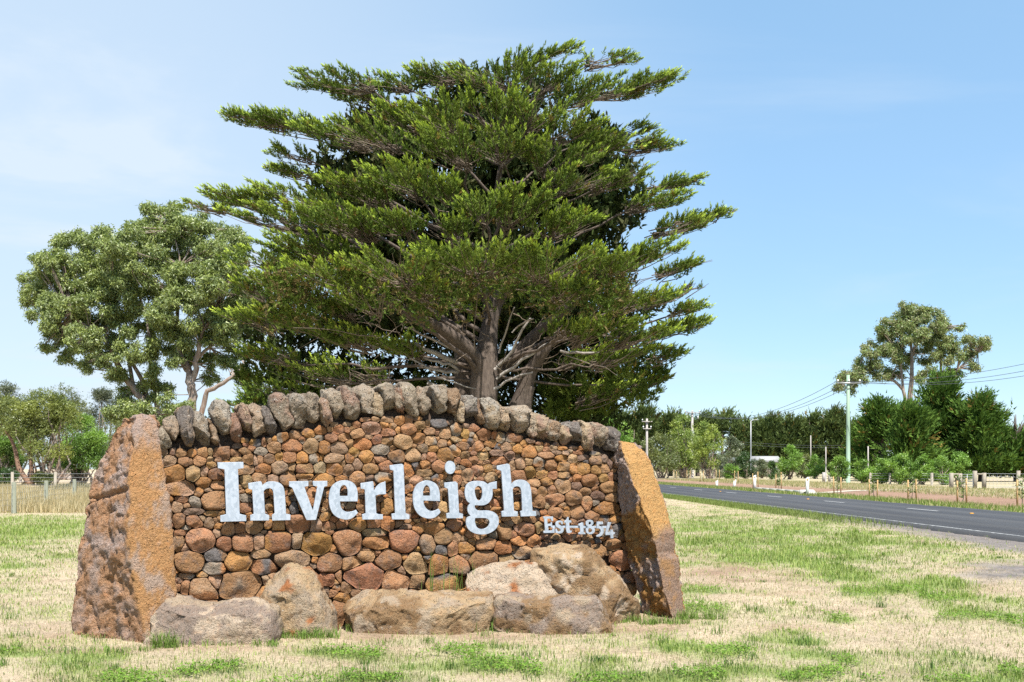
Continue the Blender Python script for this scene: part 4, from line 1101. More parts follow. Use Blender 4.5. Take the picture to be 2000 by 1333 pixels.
c = M_GROUND.mix(1.0, c, M_GROUND.n_rgb(M_GROUND.ramp(M_GROUND.noise(p, 28, 5, 0.7), 0.2, 0.8, 0.62, 1.36)), 'MULTIPLY')
c = M_GROUND.mix(1.0, c, M_GROUND.n_rgb(M_GROUND.ramp(M_GROUND.noise(p, 2.4, 5, 0.7), 0.3, 0.7, 0.86, 1.12)), 'MULTIPLY')
M_GROUND.principled(c, 0.95, 0, M_GROUND.bump(M_GROUND.noise(p, 55, 5, 0.7), 0.7, 0.03), 0.1)
i = np.arange(ny - 1)[:, None] * nx; j = np.arange(nx - 1)[None]
F = np.stack([i + j, i + j + 1, i + nx + j + 1, i + nx + j], -1).reshape(-1, 4)
ground = link("ground", make_mesh("ground", np.stack([X, Y, Z], -1).reshape(-1, 3), F, col.reshape(-1, 3), True, [M_GROUND.m]), kind="structure")

# ------------------------------------------------------------------ road
M_ROAD = Mat("asphalt")
p = M_ROAD.pos()
f = M_ROAD.noise(p, 120, 3, 0.8)
tr = M_ROAD.noise(M_ROAD.scale_vec(p, (0.55, 0.02, 1)), 1.6, 4, 0.6)
c = M_ROAD.mix(M_ROAD.ramp(tr, 0.35, 0.65), (0.040, 0.041, 0.046), (0.056, 0.057, 0.061))
c = M_ROAD.mix(1.0, c, M_ROAD.n_rgb(M_ROAD.ramp(f, 0.2, 0.8, 0.6, 1.4)), 'MULTIPLY')
_s = M_ROAD.n("ShaderNodeSeparateXYZ"); M_ROAD.l(p, _s.inputs[0])
_lat = M_ROAD.math('ADD', _s.outputs[0], M_ROAD.math('MULTIPLY', _s.outputs[1], 0.05))
_tr = M_ROAD.math('SINE', M_ROAD.math('MULTIPLY', _lat, 3.6))
c = M_ROAD.mix(M_ROAD.ramp(_tr, -0.2, 1.0, 0, 0.35), c, (0.088, 0.086, 0.084))
c = M_ROAD.mix(M_ROAD.ramp(M_ROAD.noise(p, 1.1, 6, 0.7, 1.0), 0.60, 0.66, 0, 0.4), c, (0.03, 0.03, 0.033))
M_ROAD.principled(c, 0.85, 0, M_ROAD.bump(f, 0.5, 0.01), 0.25)

def strip(name, l0, l1, y0, y1, z, mat, n=160, wob=0.0, seed=0, kind="structure", thick=0.0, parent=None, skew=None):
    yy = np.geomspace(max(y0, 1.0), y1, n) if y0 > 0 else np.concatenate([np.linspace(y0, 1.0, 12)[:-1], np.geomspace(1.0, y1, n)])
    a = l0 + wob * fbm2(yy * 1.7, yy * 0 + seed, 4, 50 + seed) - 0.05 * yy
    b = l1 + wob * fbm2(yy * 1.7, yy * 0 + seed + 9, 4, 51 + seed) - 0.05 * yy
    rows = [np.stack([a, yy, np.full_like(yy, z)], -1), np.stack([b, yy, np.full_like(yy, z)], -1)]
    if thick:
        rows = [np.stack([a - thick * 0.8, yy, np.full_like(yy, z - thick)], -1)] + rows + [np.stack([b + thick * 0.8, yy, np.full_like(yy, z - thick)], -1)]
    v = np.stack(rows, 1); k = v.shape[1]
    m = len(yy)
    i = np.arange(m - 1)[:, None] * k; j = np.arange(k - 1)[None]
    F = np.stack([i + j, i + j + 1, i + k + j + 1, i + k + j], -1).reshape(-1, 4)
    return link(name, make_mesh(name, v.reshape(-1, 3), F, None, False, [mat]), parent, None, kind)
road = strip("road", 12.45, 19.75, -25, 900, 0.055, M_ROAD.m, 700, 0.22, 1, thick=0.085)
M_LINE = Mat("worn_road_paint")
p = M_LINE.pos()
M_LINE.principled(M_LINE.mix(M_LINE.ramp(M_LINE.noise(p, 9, 5, 0.7), 0.36, 0.56), (0.40, 0.40, 0.39), (0.12, 0.12, 0.12)), 0.7, 0, None, 0.2)
strip("edge_line", 12.72, 12.86, -20, 200, 0.060, M_LINE.m, 200, 0.02, 3)
g = Geo()
M_LINE2 = paint_mat("white_road_paint", (0.55, 0.55, 0.54), 0.7, 0.9)
for k in range(-3, 12):
    y0 = 36.3 + 8.9 * k
    for a, b in ((y0, y0 + 2.5),):
        l = 17.35
        g.add([(l - .06 - .05 * a, a, .0605), (l + .06 - .05 * a, a, .0605), (l + .06 - .05 * b, b, .0605), (l - .06 - .05 * b, b, .0605)], q=[(0, 1, 2, 3)])
g.build("lane_markings", M_LINE2, kind="structure")
M_AMBER = paint_mat("amber_reflector", (0.75, 0.36, 0.04), 0.4, 0.1)
for nm, y in (("nearest", 34.2), ("middle", 50.4), ("farthest", 67.5)):
    x = 17.5 - .05 * y
    gg = Geo().add([(-.07,-.05,0),(.07,-.05,0),(.07,.05,0),(-.07,.05,0),(-.045,-.03,.03),(.045,-.03,.03),(.045,.03,.03),(-.045,.03,.03)],
                   q=[(0,3,2,1),(4,5,6,7),(0,1,5,4),(1,2,6,5),(2,3,7,6),(3,0,4,7)])
    o = gg.build("road_marker", M_AMBER); o.location = (x, y, 0.056)
    tag(o, f"{nm} of the small amber raised markers along the road centre", "road marker", "amber raised road markers")

# pale path beyond the road
M_PATH = Mat("crushed_rock_path")
p = M_PATH.pos()
M_PATH.principled(M_PATH.mix(M_PATH.noise(p, 30, 5, 0.7), (0.36, 0.31, 0.24), (0.50, 0.44, 0.36)), 0.95, 0, M_PATH.bump(M_PATH.noise(p, 60, 4), 0.5, 0.02), 0.1)
pts = [ground_at(1592, 963.5), ground_at(1660, 959), ground_at(1750, 957), ground_at(1870, 953.5), ground_at(1960, 952.5), ground_at(2100, 951.5)]
v = []
for q0 in pts:
    w = 1.1
    v += [q0 + np.array([0, -w, 0.012]), q0 + np.array([0.3, w, 0.012])]
F = [(2 * k, 2 * k + 2, 2 * k + 3, 2 * k + 1) for k in range(len(pts) - 1)]
link("gravel_path", make_mesh("gravel_path", v, np.array(F), None, False, [M_PATH.m]), kind="structure")

# ------------------------------------------------------------------ grass
def blades(name, P, h, w, lean, col, seed, curl=0.35, two=True):
    """tapering blades as triangles; P (N,3)"""
    rg = np.random.default_rng(seed)
    n = len(P)
    az = rg.uniform(0, 2 * math.pi, n)
    d = np.stack([np.cos(az), np.sin(az), np.zeros(n)], -1)
    side = np.stack([-np.sin(az + rg.normal(0, .8, n)), np.cos(az), np.zeros(n)], -1)
    side /= np.linalg.norm(side, axis=1, keepdims=True) + 1e-9
    ln = (lean * rg.uniform(0.2, 1.6, n))[:, None]
    up = np.array([0, 0, 1.0])
    h = h[:, None]; w = w[:, None]
    tip = P + up * h * np.sqrt(np.maximum(1 - np.minimum(ln, .97) ** 2, 0.05)) + d * h * ln
    a = P - side * w / 2; b = P + side * w / 2
    if two:
        mid = P + up * h * 0.58 + d * h * ln * 0.35
        ma = mid - side * w * 0.4; mb = mid + side * w * 0.4
        V = np.stack([a, b, mb, ma, tip], 1).reshape(-1, 3)
        i = np.arange(n)[:, None] * 5
        T = np.concatenate([i + np.array([[0, 1, 2]]), i + np.array([[0, 2, 3]]), i + np.array([[3, 2, 4]])])
        C = np.repeat(col, 5, 0)
    else:
        V = np.stack([a, b, tip], 1).reshape(-1, 3)
        T = np.arange(n * 3).reshape(-1, 3)
        C = np.repeat(col, 3, 0)
    return link(name, make_mesh(name, V, T, C, False, [M_GRASS]), kind="stuff")

def in_wall(x, y):
    u = (x - WA[0]) * WD[0] + (y - WA[1]) * WD[1]; n = (x - WA[0]) * WN[0] + (y - WA[1]) * WN[1]
    return (u > -0.05) & (u < 4.9) & (n < 0.02) & (n > -0.5)

def scatter(N, y0, y1, rg, xlim=1.06):
    """positions on the ground seen by the lens, thinning with distance"""
    y = y0 * (y1 / y0) ** rg.random(N)
    x = rg.uniform(-xlim, xlim, N) * y * 1000 / FPX
    return x, y

rg = np.random.default_rng(77)
# short turf, straw and green mixed
N = 330000
x, y = scatter(N, 7.15, 60, rg)
g, b, gr = zones(x, y)
lat = road_lat(x, y)
keep = (lat < 12.5) & (rg.random(N) > np.maximum(b * 0.65, gr * 0.93)) & ~in_wall(x, y)
x, y, g, b, gr = x[keep], y[keep], g[keep], b[keep], gr[keep]
n = len(x)
isg = rg.random(n) < np.clip(g * 0.98 + 0.10, 0, 1)
tallness = sstep(0.55, 1.0, g) * sstep(9.5, 12, y)
sc = np.clip((y / 9.0), 0.9, 2.6)
h = np.where(isg, rg.uniform(0.025, 0.07, n) * (1 + 0.8 * tallness), rg.uniform(0.018, 0.045, n)) * 0.8 * sc ** 0.35
w = np.where(isg, 0.005, 0.004) * sc * rg.uniform(0.7, 1.4, n)
gc = np.array([[0.32, 0.42, 0.11], [0.25, 0.36, 0.09], [0.39, 0.46, 0.145], [0.41, 0.43, 0.17]])[rg.integers(0, 4, n)]
dc = np.array([[0.62, 0.505, 0.36], [0.54, 0.43, 0.295], [0.70, 0.595, 0.45], [0.43, 0.325, 0.215]])[rg.integers(0, 4, n)]
tone = (1 + 0.30 * fbm2(x * .9, y * .9, 4, 66) + 0.16 * fbm2(x * 5, y * 5, 2, 67))[:, None] * np.array([1.0, 1.0, 1.0])
thatch = (sstep(.1, .5, fbm2(x * 1.4, y * 1.4, 4, 68)))[:, None]
dc = dc * (1 - .35 * thatch) + np.array([0.40, 0.27, 0.165]) * .35 * thatch
colb = tone * np.where(isg[:, None], gc, dc) * rg.uniform(0.8, 1.15, n)[:, None]
lean = np.where(isg, 0.45, 0.85)
P = np.stack([x, y, np.full(n, -0.005)], -1)
dryi = ~isg
blades("dry_grass", P[dryi], h[dryi], w[dryi], lean[dryi], colb[dryi], 1, two=False)
blades("green_grass", P[isg], h[isg], w[isg], lean[isg], colb[isg], 2)

# clumps of longer green grass and clover mats in the near turf
N = 1100
x, y = scatter(N, 7.2, 20, rg)
g, b, gr = zones(x, y)
keep = (rg.random(N) < 0.10 + 0.9 * g) & (road_lat(x, y) < 12) & (gr < 0.3) & ~in_wall(x, y)
x, y = x[keep], y[keep]
cnt = rg.integers(14, 40, len(x))
cx = np.repeat(x, cnt); cy = np.repeat(y, cnt); n = len(cx)
spread = np.repeat(rg.uniform(0.02, 0.09, len(x)), cnt)
P = np.stack([cx + rg.normal(0, 1, n) * spread, cy + rg.normal(0, 1, n) * spread, np.full(n, -0.005)], -1)
hh = np.repeat(rg.uniform(0.03, 0.095, len(x)), cnt) * rg.uniform(0.6, 1.25, n)
base = np.array([[0.17, 0.27, 0.07], [0.24, 0.33, 0.09], [0.15, 0.23, 0.08]])[rg.integers(0, 3, len(x))]
blades("grass_tussocks", P, hh, rg.uniform(0.004, 0.008, n), np.full(n, 0.5), np.repeat(base, cnt, 0) * rg.uniform(.8, 1.2, n)[:, None], 3)

N = 130000
x, y = scatter(N, 7.15, 13.5, rg)
cl = fbm2(x * 1.5 + 7, y * 1.5, 3, 44); g, b, gr = zones(x, y)
keep = (cl + g * 0.55 > 0.46) & (g > 0.3) & (rg.random(N) < .8) & ~in_wall(x, y) & (x < 5.5)
x, y = x[keep], y[keep]; n = len(x)
ang = rg.uniform(0, 6.28, n); r = rg.uniform(0.006, 0.013, n)
z = rg.uniform(0.012, 0.055, n)
c0 = np.stack([x, y, z], -1)
tl = rg.normal(0, 0.35, (n, 2))
def off(a, k):
    return np.stack([np.cos(ang + a) * r * k, np.sin(ang + a) * r * k, (np.cos(ang + a) * tl[:, 0] + np.sin(ang + a) * tl[:, 1]) * r * k], -1)
V = np.stack([c0 + off(0, 1.2), c0 + off(1.57, .9), c0 + off(3.14, 1.2), c0 + off(4.71, .9)], 1).reshape(-1, 3)
cc = np.array([[0.19, 0.33, 0.055], [0.26, 0.40, 0.08], [0.15, 0.27, 0.05]])[rg.integers(0, 3, n)] * rg.uniform(.85, 1.15, n)[:, None]
link("clover", make_mesh("clover", V, np.arange(n * 4).reshape(-1, 4), np.repeat(cc, 4, 0), False, [M_GRASS]), kind="stuff")

# grass along the foot of the stones
P = []; H = []
def fringe(px0, px1, py, count, h0, h1, depth_off=0.0):
    for _ in range(count):
        px = random.uniform(px0, px1)
        q = ground_at(px, py); s = random.uniform(0, 0.1)
        for _ in range(random.randint(4, 9)):
            P.append(q + np.array([random.gauss(0, .02), random.gauss(0, .02) - s + depth_off, -0.01])); H.append(random.uniform(h0, h1))
fringe(300, 352, 1262, 26, .06, .20); fringe(355, 545, 1258, 26, .03, .09); fringe(545, 665, 1243, 60, .05, .13)
fringe(680, 960, 1230, 110, .05, .15); fringe(958, 974, 1228, 26, .12, .34); fringe(975, 1190, 1232, 40, .03, .09)
fringe(1190, 1250, 1212, 26, .04, .12); fringe(1250, 1345, 1216, 40, .04, .11); fringe(130, 300, 1268, 26, .03, .08)
fringe(1320, 1420, 1208, 40, .06, .14)
# weeds rooted in the wall ledge
for px in (833, 838, 842, 868, 874, 886, 893, 897, 918, 922, 934, 862, 704):
    u = None
    q = at(px, 1158, 10.25); 
    for _ in range(3):
        P.append(q + np.array([random.gauss(0, .02), random.gauss(0, .02), 0])); H.append(random.uniform(.15, .5))
P = np.array(P); H = np.array(H); n = len(P)
blades("tall_grass", P, H, rg.uniform(.004, .008, n), np.where(H > 0.3, 0.15, 0.45), np.array([0.22, 0.33, 0.08]) * rg.uniform(.8, 1.2, (n, 1)), 5)

# paddock of standing straw at the left, and rough verge beyond the road
N = 60000
y = rg.uniform(36, 75, N); x = -rg.uniform(0.30, 0.56, N) * y
P = np.stack([x, y, np.zeros(N)], -1)
tone = np.array([[0.62, 0.51, 0.31], [0.70, 0.60, 0.40], [0.55, 0.44, 0.26]])[rg.integers(0, 3, N)]
hz = rg.uniform(0.25, 0.6, N) * (0.7 + 0.6 * sstep(-.3, .3, fbm2(x * .5, y * .5, 2, 61)))
blades("paddock_straw", P, hz, rg.uniform(.02, .045, N), np.full(N, .3), tone * rg.uniform(.85, 1.1, (N, 1)), 6, two=False)
N = 60000
y = rg.uniform(24, 150, N) ; l = np.where(rg.random(N) < .45, rg.uniform(19.9, 22.6, N), rg.uniform(29, 42, N)); x = l - .05 * y
P = np.stack([x, y, np.zeros(N)], -1)
gsel = (l < 24) & (rg.random(N) < .7) | (rg.random(N) < .3)
tone = np.where(gsel[:, None], np.array([0.24, 0.31, 0.09]), np.array([0.56, 0.46, 0.28]))
blades("roadside_grass", P, rg.uniform(.08, .28, N), rg.uniform(.02, .05, N), np.full(N, .4), tone * rg.uniform(.8, 1.15, (N, 1)), 7, two=False)
N = 26000
y = rg.uniform(26, 90, N); l = rg.uniform(11.0, 12.35, N); x = l - .05 * y
P = np.stack([x, y, np.zeros(N)], -1)
keepn = rg.random(N) < sstep(24, 40, y)
P = P[keepn]; n = len(P)
blades("near_verge_grass", P, rg.uniform(.06, .22, n), rg.uniform(.012, .03, n), np.full(n, .4), np.array([0.25, 0.31, 0.10]) * rg.uniform(.8, 1.2, (n, 1)), 8, two=False)
# ------------------------------------------------------------------ foliage
def kites(C, D, L, W, col, rg, tri=False):
    """leaf-sized kites at C pointing along D; returns verts, tris, colours"""
    n = len(C)
    r = rg.normal(0, 1, (n, 3))
    s = np.cross(D, r); s /= np.linalg.norm(s, axis=1, keepdims=True) + 1e-9
    L = np.broadcast_to(L, (n,))[:, None]; W = np.broadcast_to(W, (n,))[:, None]
    if tri:                                   # far trees: one triangle per leaf
        V = np.stack([C - s * W / 2, C + s * W / 2, C + D * L], 1).reshape(-1, 3)
        return V, np.arange(n * 3).reshape(-1, 3), np.repeat(col, 3, 0)
    mid = C + D * L * 0.55
    V = np.stack([C, mid - s * W / 2, C + D * L, mid + s * W / 2], 1).reshape(-1, 3)
    i = np.arange(n)[:, None] * 4
    T = np.concatenate([i + np.array([[0, 1, 2]]), i + np.array([[0, 2, 3]])])
    return V, T, np.repeat(col, 4, 0)

class Leaves:
    def __init__(self, tri=False): self.V = []; self.T = []; self.C = []; self.n = 0; self.tri = tri
    def add(self, V, T, C):
        self.V.append(V); self.T.append(T + self.n); self.C.append(C); self.n += len(V)
    def tufts(self, P, D, k, L, W, spread, col, rg, jit=0.0):
        """k leaves bursting from every point of P around the directions D"""
        n = len(P)
        if n == 0: return
        PP = np.repeat(P, k, 0); DD = np.repeat(D, k, 0) + rg.normal(0, spread, (n * k, 3))
        DD /= np.linalg.norm(DD, axis=1, keepdims=True) + 1e-9
        if jit: PP = PP + rg.normal(0, jit, PP.shape)
        cc = np.repeat(col, k, 0) * rg.uniform(0.82, 1.18, (n * k, 1))
        self.add(*kites(PP, DD, L * rg.uniform(.6, 1.25, n * k), W * rg.uniform(.7, 1.2, n * k), cc, rg, self.tri))
    def build(self, name, mat, parent, loc):
        V = np.concatenate(self.V) - np.asarray(loc)
        return link(name, make_mesh(name, V, np.concatenate(self.T), np.concatenate(self.C), False, [mat]), parent)

def curve_pts(p0, p1, n, sag=0.0, wob=0.0, rg=None):
    t = np.linspace(0, 1, n)[:, None]
    p = p0 * (1 - t) + p1 * t
    p[:, 2] += sag * 4 * (t * (1 - t))[:, 0]
    if wob and rg is not None:
        w = np.cumsum(rg.normal(0, wob, (n, 3)), 0); w -= t * w[-1]; w[0] = 0
        p = p + w
    return p

CY = np.array([[0.150, 0.225, 0.046], [0.190, 0.265, 0.052], [0.115, 0.180, 0.040], [0.215, 0.270, 0.058]])
CYNEW_LIT = np.array([0.68, 0.84, 0.13])  # fresh growth, brightened to paint sunlight on the pad tops
CYOLD_SHADE = np.array([[0.085, 0.120, 0.040], [0.070, 0.095, 0.034], [0.100, 0.105, 0.048]])   # old inner foliage, darkened to paint in the crown's shade
def fingers(lv, P, D, length, k, L, W, col, rg, new=None):
    """upright sprigs: k small leaves set along a short axis, tapering to a point"""
    n = len(P)
    if n == 0: return
    ln = length * rg.uniform(.55, 1.25, n)
    t = np.tile(np.linspace(0.02, 1.0, k), n)
    PP = np.repeat(P, k, 0); DD = np.repeat(D, k, 0); LL = np.repeat(ln, k)
    rad = rg.normal(0, 1, (n * k, 3)); rad /= np.linalg.norm(rad, axis=1, keepdims=True) + 1e-9
    base = PP + DD * (t * LL)[:, None] + rad * (0.10 * length * (1.05 - t))[:, None]
    d = DD * 0.85 + rad * (0.75 * (1.1 - 0.8 * t))[:, None]
    d /= np.linalg.norm(d, axis=1, keepdims=True)
    cc = np.repeat(col, k, 0)
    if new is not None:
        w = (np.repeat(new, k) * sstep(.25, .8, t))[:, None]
        cc = cc * (1 - w) + CYNEW_LIT * w
    cc = cc * ((0.9 + 0.12 * t) * rg.uniform(.85, 1.15, n * k))[:, None]
    s = (1.1 - 0.5 * t) * rg.uniform(.7, 1.2, n * k)
    lv.add(*kites(base, d, L * s, W * s, cc, rg, lv.tri))

def cypress_plate(lv, wood, C, rx, ry, rz, outw, root, rg, pal, tuft=0.085, k=20, L=0.125, W=0.046, dens=1.0, upness=0.62, spray_r=0.010, sideways=0.0, flen=0.27, lean=0.17, fresh_lit=True):
    ns = max(5, int((8 + rx * 15) * dens))
    side = np.array([-outw[1], outw[0], 0.0]); tilt = rg.uniform(-.03, .14)
    for q in range(ns):
        t = rg.uniform(0, 2 * math.pi); r = math.sqrt(rg.uniform(0.12, 1))
        a = math.cos(t) * r; b = math.sin(t) * r
        tgt = C + outw * a * rx + side * b * ry
        tgt[2] += rz * (0.85 - 0.8 * r * r) + rg.normal(0, .28) * rz + tilt * a * rx
        dist = np.linalg.norm(tgt - root)
        n = max(5, int(dist / tuft))
        pth = curve_pts(root + rg.normal(0, 0.10, 3), tgt, n, sag=-0.09 * rx * rg.uniform(0.3, 1.3), wob=0.012 + .006 * lean / .17, rg=rg)
        if wood is not None:
            sub = pth[::3] if n > 8 else pth
            wood.tube(sub, np.linspace(spray_r * 2.0, spray_r * .6, len(sub)), 4, cap=False)
        s0 = int(n * rg.uniform(0.35, 0.6))
        pts = pth[s0:]; m = len(pts)
        f = np.linspace(0, 1, m)
        d = pth[-1] - pth[s0]; d = d / (np.linalg.norm(d) + 1e-9)
        lat = np.cross(d, [0, 0, 1.0]); lat /= np.linalg.norm(lat) + 1e-9
        sg = rg.choice([-1.0, 1.0], m)
        P = pts + lat[None] * (sg * rg.uniform(0, .16, m) * (1.15 - f) * lean / .17)[:, None]
        D = d[None] * (0.35 + 0.75 * f[:, None] ** 2) + lat[None] * (sg * .38 * (1 - f * .6))[:, None] + np.array([sideways, 0, 1.0])[None] * (upness * (1.15 - .55 * f[:, None])) + rg.normal(0, .14, P.shape)
        D /= np.linalg.norm(D, axis=1, keepdims=True)
        tone = pal[rg.integers(0, len(pal))]
        col = 0.5 * pal[rg.integers(0, len(pal), m)] + 0.5 * tone
        br = rg.random(m) < 0.035
        col[br] = np.array([0.26, 0.19, 0.055])
        hz_ = (P[:, 2] - C[2]) / max(rz, .1)
        new = np.clip(sstep(-1.0, .4, hz_) * (.5 + .6 * f) + .5 * fbm(P * (1.1 / lean * .17), 2, 12), 0, 1) * (.95 if fresh_lit else 0)  # brighter towards pad tops and spray ends: sunlit fringe put into the colour
        kp = fbm(P * (1.25 * .17 / lean), 2, 19) > -.22
        fingers(lv, P[kp], D[kp], flen, k, L, W, col[kp], rg, new[kp])

PLATES = """
1075,112,78,26,0 1195,118,55,20,1 1010,132,70,28,-1 920,150,70,32,0 830,148,60,24,1 745,165,60,18,1 645,158,88,16,0 700,192,60,18,1
1240,168,95,20,0 1150,178,80,28,-2 1285,158,50,12,0 1090,150,60,25,-2
960,205,110,38,-3 855,222,90,34,-3 765,228,70,24,-2 560,242,80,22,0 495,232,62,14,0 640,262,80,28,-1 455,226,22,7,0
705,258,90,24,-3 1050,212,90,34,-3.5 1125,240,80,28,-3 1225,258,55,16,1 1275,288,60,16,1 1200,282,90,28,-1 1100,302,90,26,-3
880,275,120,30,-4 985,275,80,30,-4 560,300,50,20,1
780,345,110,28,-5 690,365,90,24,-4 560,335,45,18,2 570,385,105,24,-2 455,388,80,16,-1 395,402,45,12,-1 520,425,95,26,-2 860,372,60,20,-5
1000,398,110,32,-5 940,402,70,28,-5.5 1130,348,80,22,-3 1220,345,70,20,-2 1325,358,55,16,0 1290,392,68,22,-1 1375,424,60,14,0 1335,442,66,24,-1 
1410,418,24,7,0 650,425,110,28,-5 600,482,110,28,-4 520,505,90,26,-2 
930,494,150,24,-7 1080,504,130,22,-7 1200,514,90,20,-6 760,514,120,26,-7 640,534,110,28,-6 540,554,95,28,-4 475,562,50,24,-2 700,582,90,32,-6 
1290,492,80,24,-3 1340,522,56,22,-1 1325,572,66,26,-2 1250,582,80,32,-4 1350,602,40,16,-1 1335,642,52,22,0 1270,652,75,28,-2 1315,692,42,20,0 1230,692,75,32,-1 1275,742,44,22,1 1200,764,75,30,1 1180,642,80,32,-3
1360,560,26,10,-1 1362,628,26,9,0 480,622,60,28,-1 560,622,90,32,-3 650,652,85,32,-3 525,692,65,28,0 600,722,85,36,0 540,762,64,26,1 680,722,85,40,1 470,792,46,12,2 760,672,75,30,-2
880,444,66,16,-5 765,437,80,18,-5 1105,434,90,18,-4.5 820,560,70,20,-6 1110,560,70,24,-6 640,600,60,26,-3 1120,640,60,24,-2 1150,700,60,28,1
"""
HD = 35.0
hero_loc = at(945, 1005, HD); hero_loc[2] = 0
hero = thing("cypress_tree", "huge spreading cypress with layered bright green branches behind the stone wall", "tree", tuple(hero_loc))
rg = np.random.default_rng(101)
lv = Leaves(True); wood = Geo(); twigs = Geo()
axis = lambda z: np.array([hero_loc[0] + 0.02 * z + 0.06 * max(z - 8, 0), HD, z])
plates = [list(map(float, w.split(','))) for w in PLATES.split()]
limbs = []
for (px, py, hw, hh, dy) in plates:
    d = HD + dy * 1.0
    C = at(px, py, d); rx = hw / FPX * d; rz = max(hh / FPX * d * 0.58, 0.12)
    o = C - axis(C[2]); o[2] = 0; dist = np.linalg.norm(o)
    o = o / dist if dist > 1.0 else np.array([0.0, -1.0, 0.0])
    # seen from the front a plate must span its picture width
    ox = abs(o[0])
    ry = rx * (0.72 if ox > 0.6 else 0.95); rr = rx if ox > 0.6 else rx * 0.78
    root = C - o * rr * 0.95; root[2] -= rz * 0.9 + 0.12 * rx
    zt = max(5.0, root[2] - 0.42 * max(dist - rr, 0.3) - 0.6)
    limbs.append((axis(zt), root, max(0.03, 0.013 * rx + 0.0055 * dist)))
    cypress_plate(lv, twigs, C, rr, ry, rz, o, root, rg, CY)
for (a, b, r) in limbs:
    if rg.random() < (0.75 if b[2] < 9 else 0.4): continue
    n = 9
    pth = curve_pts(a, b, n, sag=0.10 * np.linalg.norm(b - a) * rg.uniform(-0.3, 0.7), wob=0.10, rg=rg)
    wood.tube(pth, np.linspace(r * 1.5, r * 0.55, n), 6, cap=False)
# brownish hanging sprays below the low front boughs
N = 5200
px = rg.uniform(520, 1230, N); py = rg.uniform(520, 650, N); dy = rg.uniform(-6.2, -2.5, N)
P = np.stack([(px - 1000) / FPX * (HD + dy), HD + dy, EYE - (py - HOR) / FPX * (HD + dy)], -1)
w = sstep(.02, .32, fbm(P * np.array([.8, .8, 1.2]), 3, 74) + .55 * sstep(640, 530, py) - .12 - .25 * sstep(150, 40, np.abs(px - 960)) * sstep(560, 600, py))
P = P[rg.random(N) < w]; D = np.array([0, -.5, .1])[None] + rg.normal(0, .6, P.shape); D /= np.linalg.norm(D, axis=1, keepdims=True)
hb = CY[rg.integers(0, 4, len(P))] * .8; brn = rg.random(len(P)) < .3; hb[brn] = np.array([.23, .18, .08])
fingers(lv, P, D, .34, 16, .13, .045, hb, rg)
# inner growth, its shade put into the colour
N = 16000
q = rg.normal(0, 1, (N, 3)); q /= np.linalg.norm(q, axis=1, keepdims=True); q *= rg.random((N, 1)) ** 0.4
P = at(930, 440, HD + 3.0)[None] + q * np.array([6.6, 3.0, 5.8])
hole = (np.abs(P[:, 0] - hero_loc[0] - 0.4) < 2.6) & (P[:, 2] < 6.4)
P = P[~hole]
keep = fbm(P * np.array([.6, .6, 1.0]), 2, 71) > -0.12
P = P[keep]
D = np.tile(np.array([[0, 0, 1.0]]), (len(P), 1)) + rg.normal(0, .6, P.shape)
D /= np.linalg.norm(D, axis=1, keepdims=True)
fingers(lv, P, D, .5, 8, .30, .17, CYOLD_SHADE[rg.integers(0, 3, len(P))], rg)
# low boughs behind the trunks, shade painted in by the dark palette
N = 9000
px = rg.uniform(470, 1290, N); py = rg.uniform(590, 850, N); dy = rg.uniform(2.2, 7.5, N)
edge = np.minimum(sstep(430, 560, px + 60 * fbm2(py / 40, dy, 2, 3)), sstep(1330, 1180, px + 90 * fbm2(py / 40, dy, 2, 4) + (py - 640) * 0.35))
P = np.stack([(px - 1000) / FPX * (HD + dy), HD + dy, EYE - (py - HOR) / FPX * (HD + dy)], -1)
keep = (rg.random(N) < edge) & (fbm(P * np.array([.5, .5, 1.1]), 2, 73) > -0.14)
P = P[keep]; D = np.array([0, -.4, .6])[None] + rg.normal(0, .5, P.shape); D /= np.linalg.norm(D, axis=1, keepdims=True)
fingers(lv, P, D, .5, 9, .27, .15, CYOLD_SHADE[rg.integers(0, 3, len(P))], rg)
for (px, py, hw, hh, dy) in [(560,775,80,26,2.5),(640,790,80,28,2),(500,745,60,24,2),(720,770,80,30,2.5),(1150,770,80,30,1),(1120,800,80,24,1.5),(1210,735,70,26,1),(820,760,60,24,3),(1255,772,56,22,0),(1165,796,70,22,2),(1292,722,36,18,0),(1090,770,60,24,2)]:
    d = HD + dy; C = at(px, py, d); rx = hw / FPX * d
    cypress_plate(lv, None, C, rx, rx * .7, hh / FPX * d, np.array([0, -1.0, 0]), C + np.array([0, 1.2, -.4]), rg, CY * .8, upness=.5, fresh_lit=False)
lv.build("crown", M_LEAF, hero, hero_loc)
# dead twigs under the canopy
for _ in range(150):
    px = rg.uniform(700, 1230); py = rg.uniform(520, 740); d = HD + rg.uniform(-5, 0.5)
    a = at(px, py, d); dirv = a - axis(a[2] - 0.5); dirv /= np.linalg.norm(dirv)
    b = a + (dirv + rg.normal(0, .5, 3)) * rg.uniform(.5, 1.5)
    twigs.tube(curve_pts(a, b, 5, wob=.05, rg=rg), np.linspace(.018, .006, 5), 4, cap=False)
twigs.build("twigs", M_TWIG, hero, None, False, loc=hero_loc, kind="stuff")
br = wood.build("branches", M_BARK, hero, None, False, loc=hero_loc); br['kind'] = "stuff"

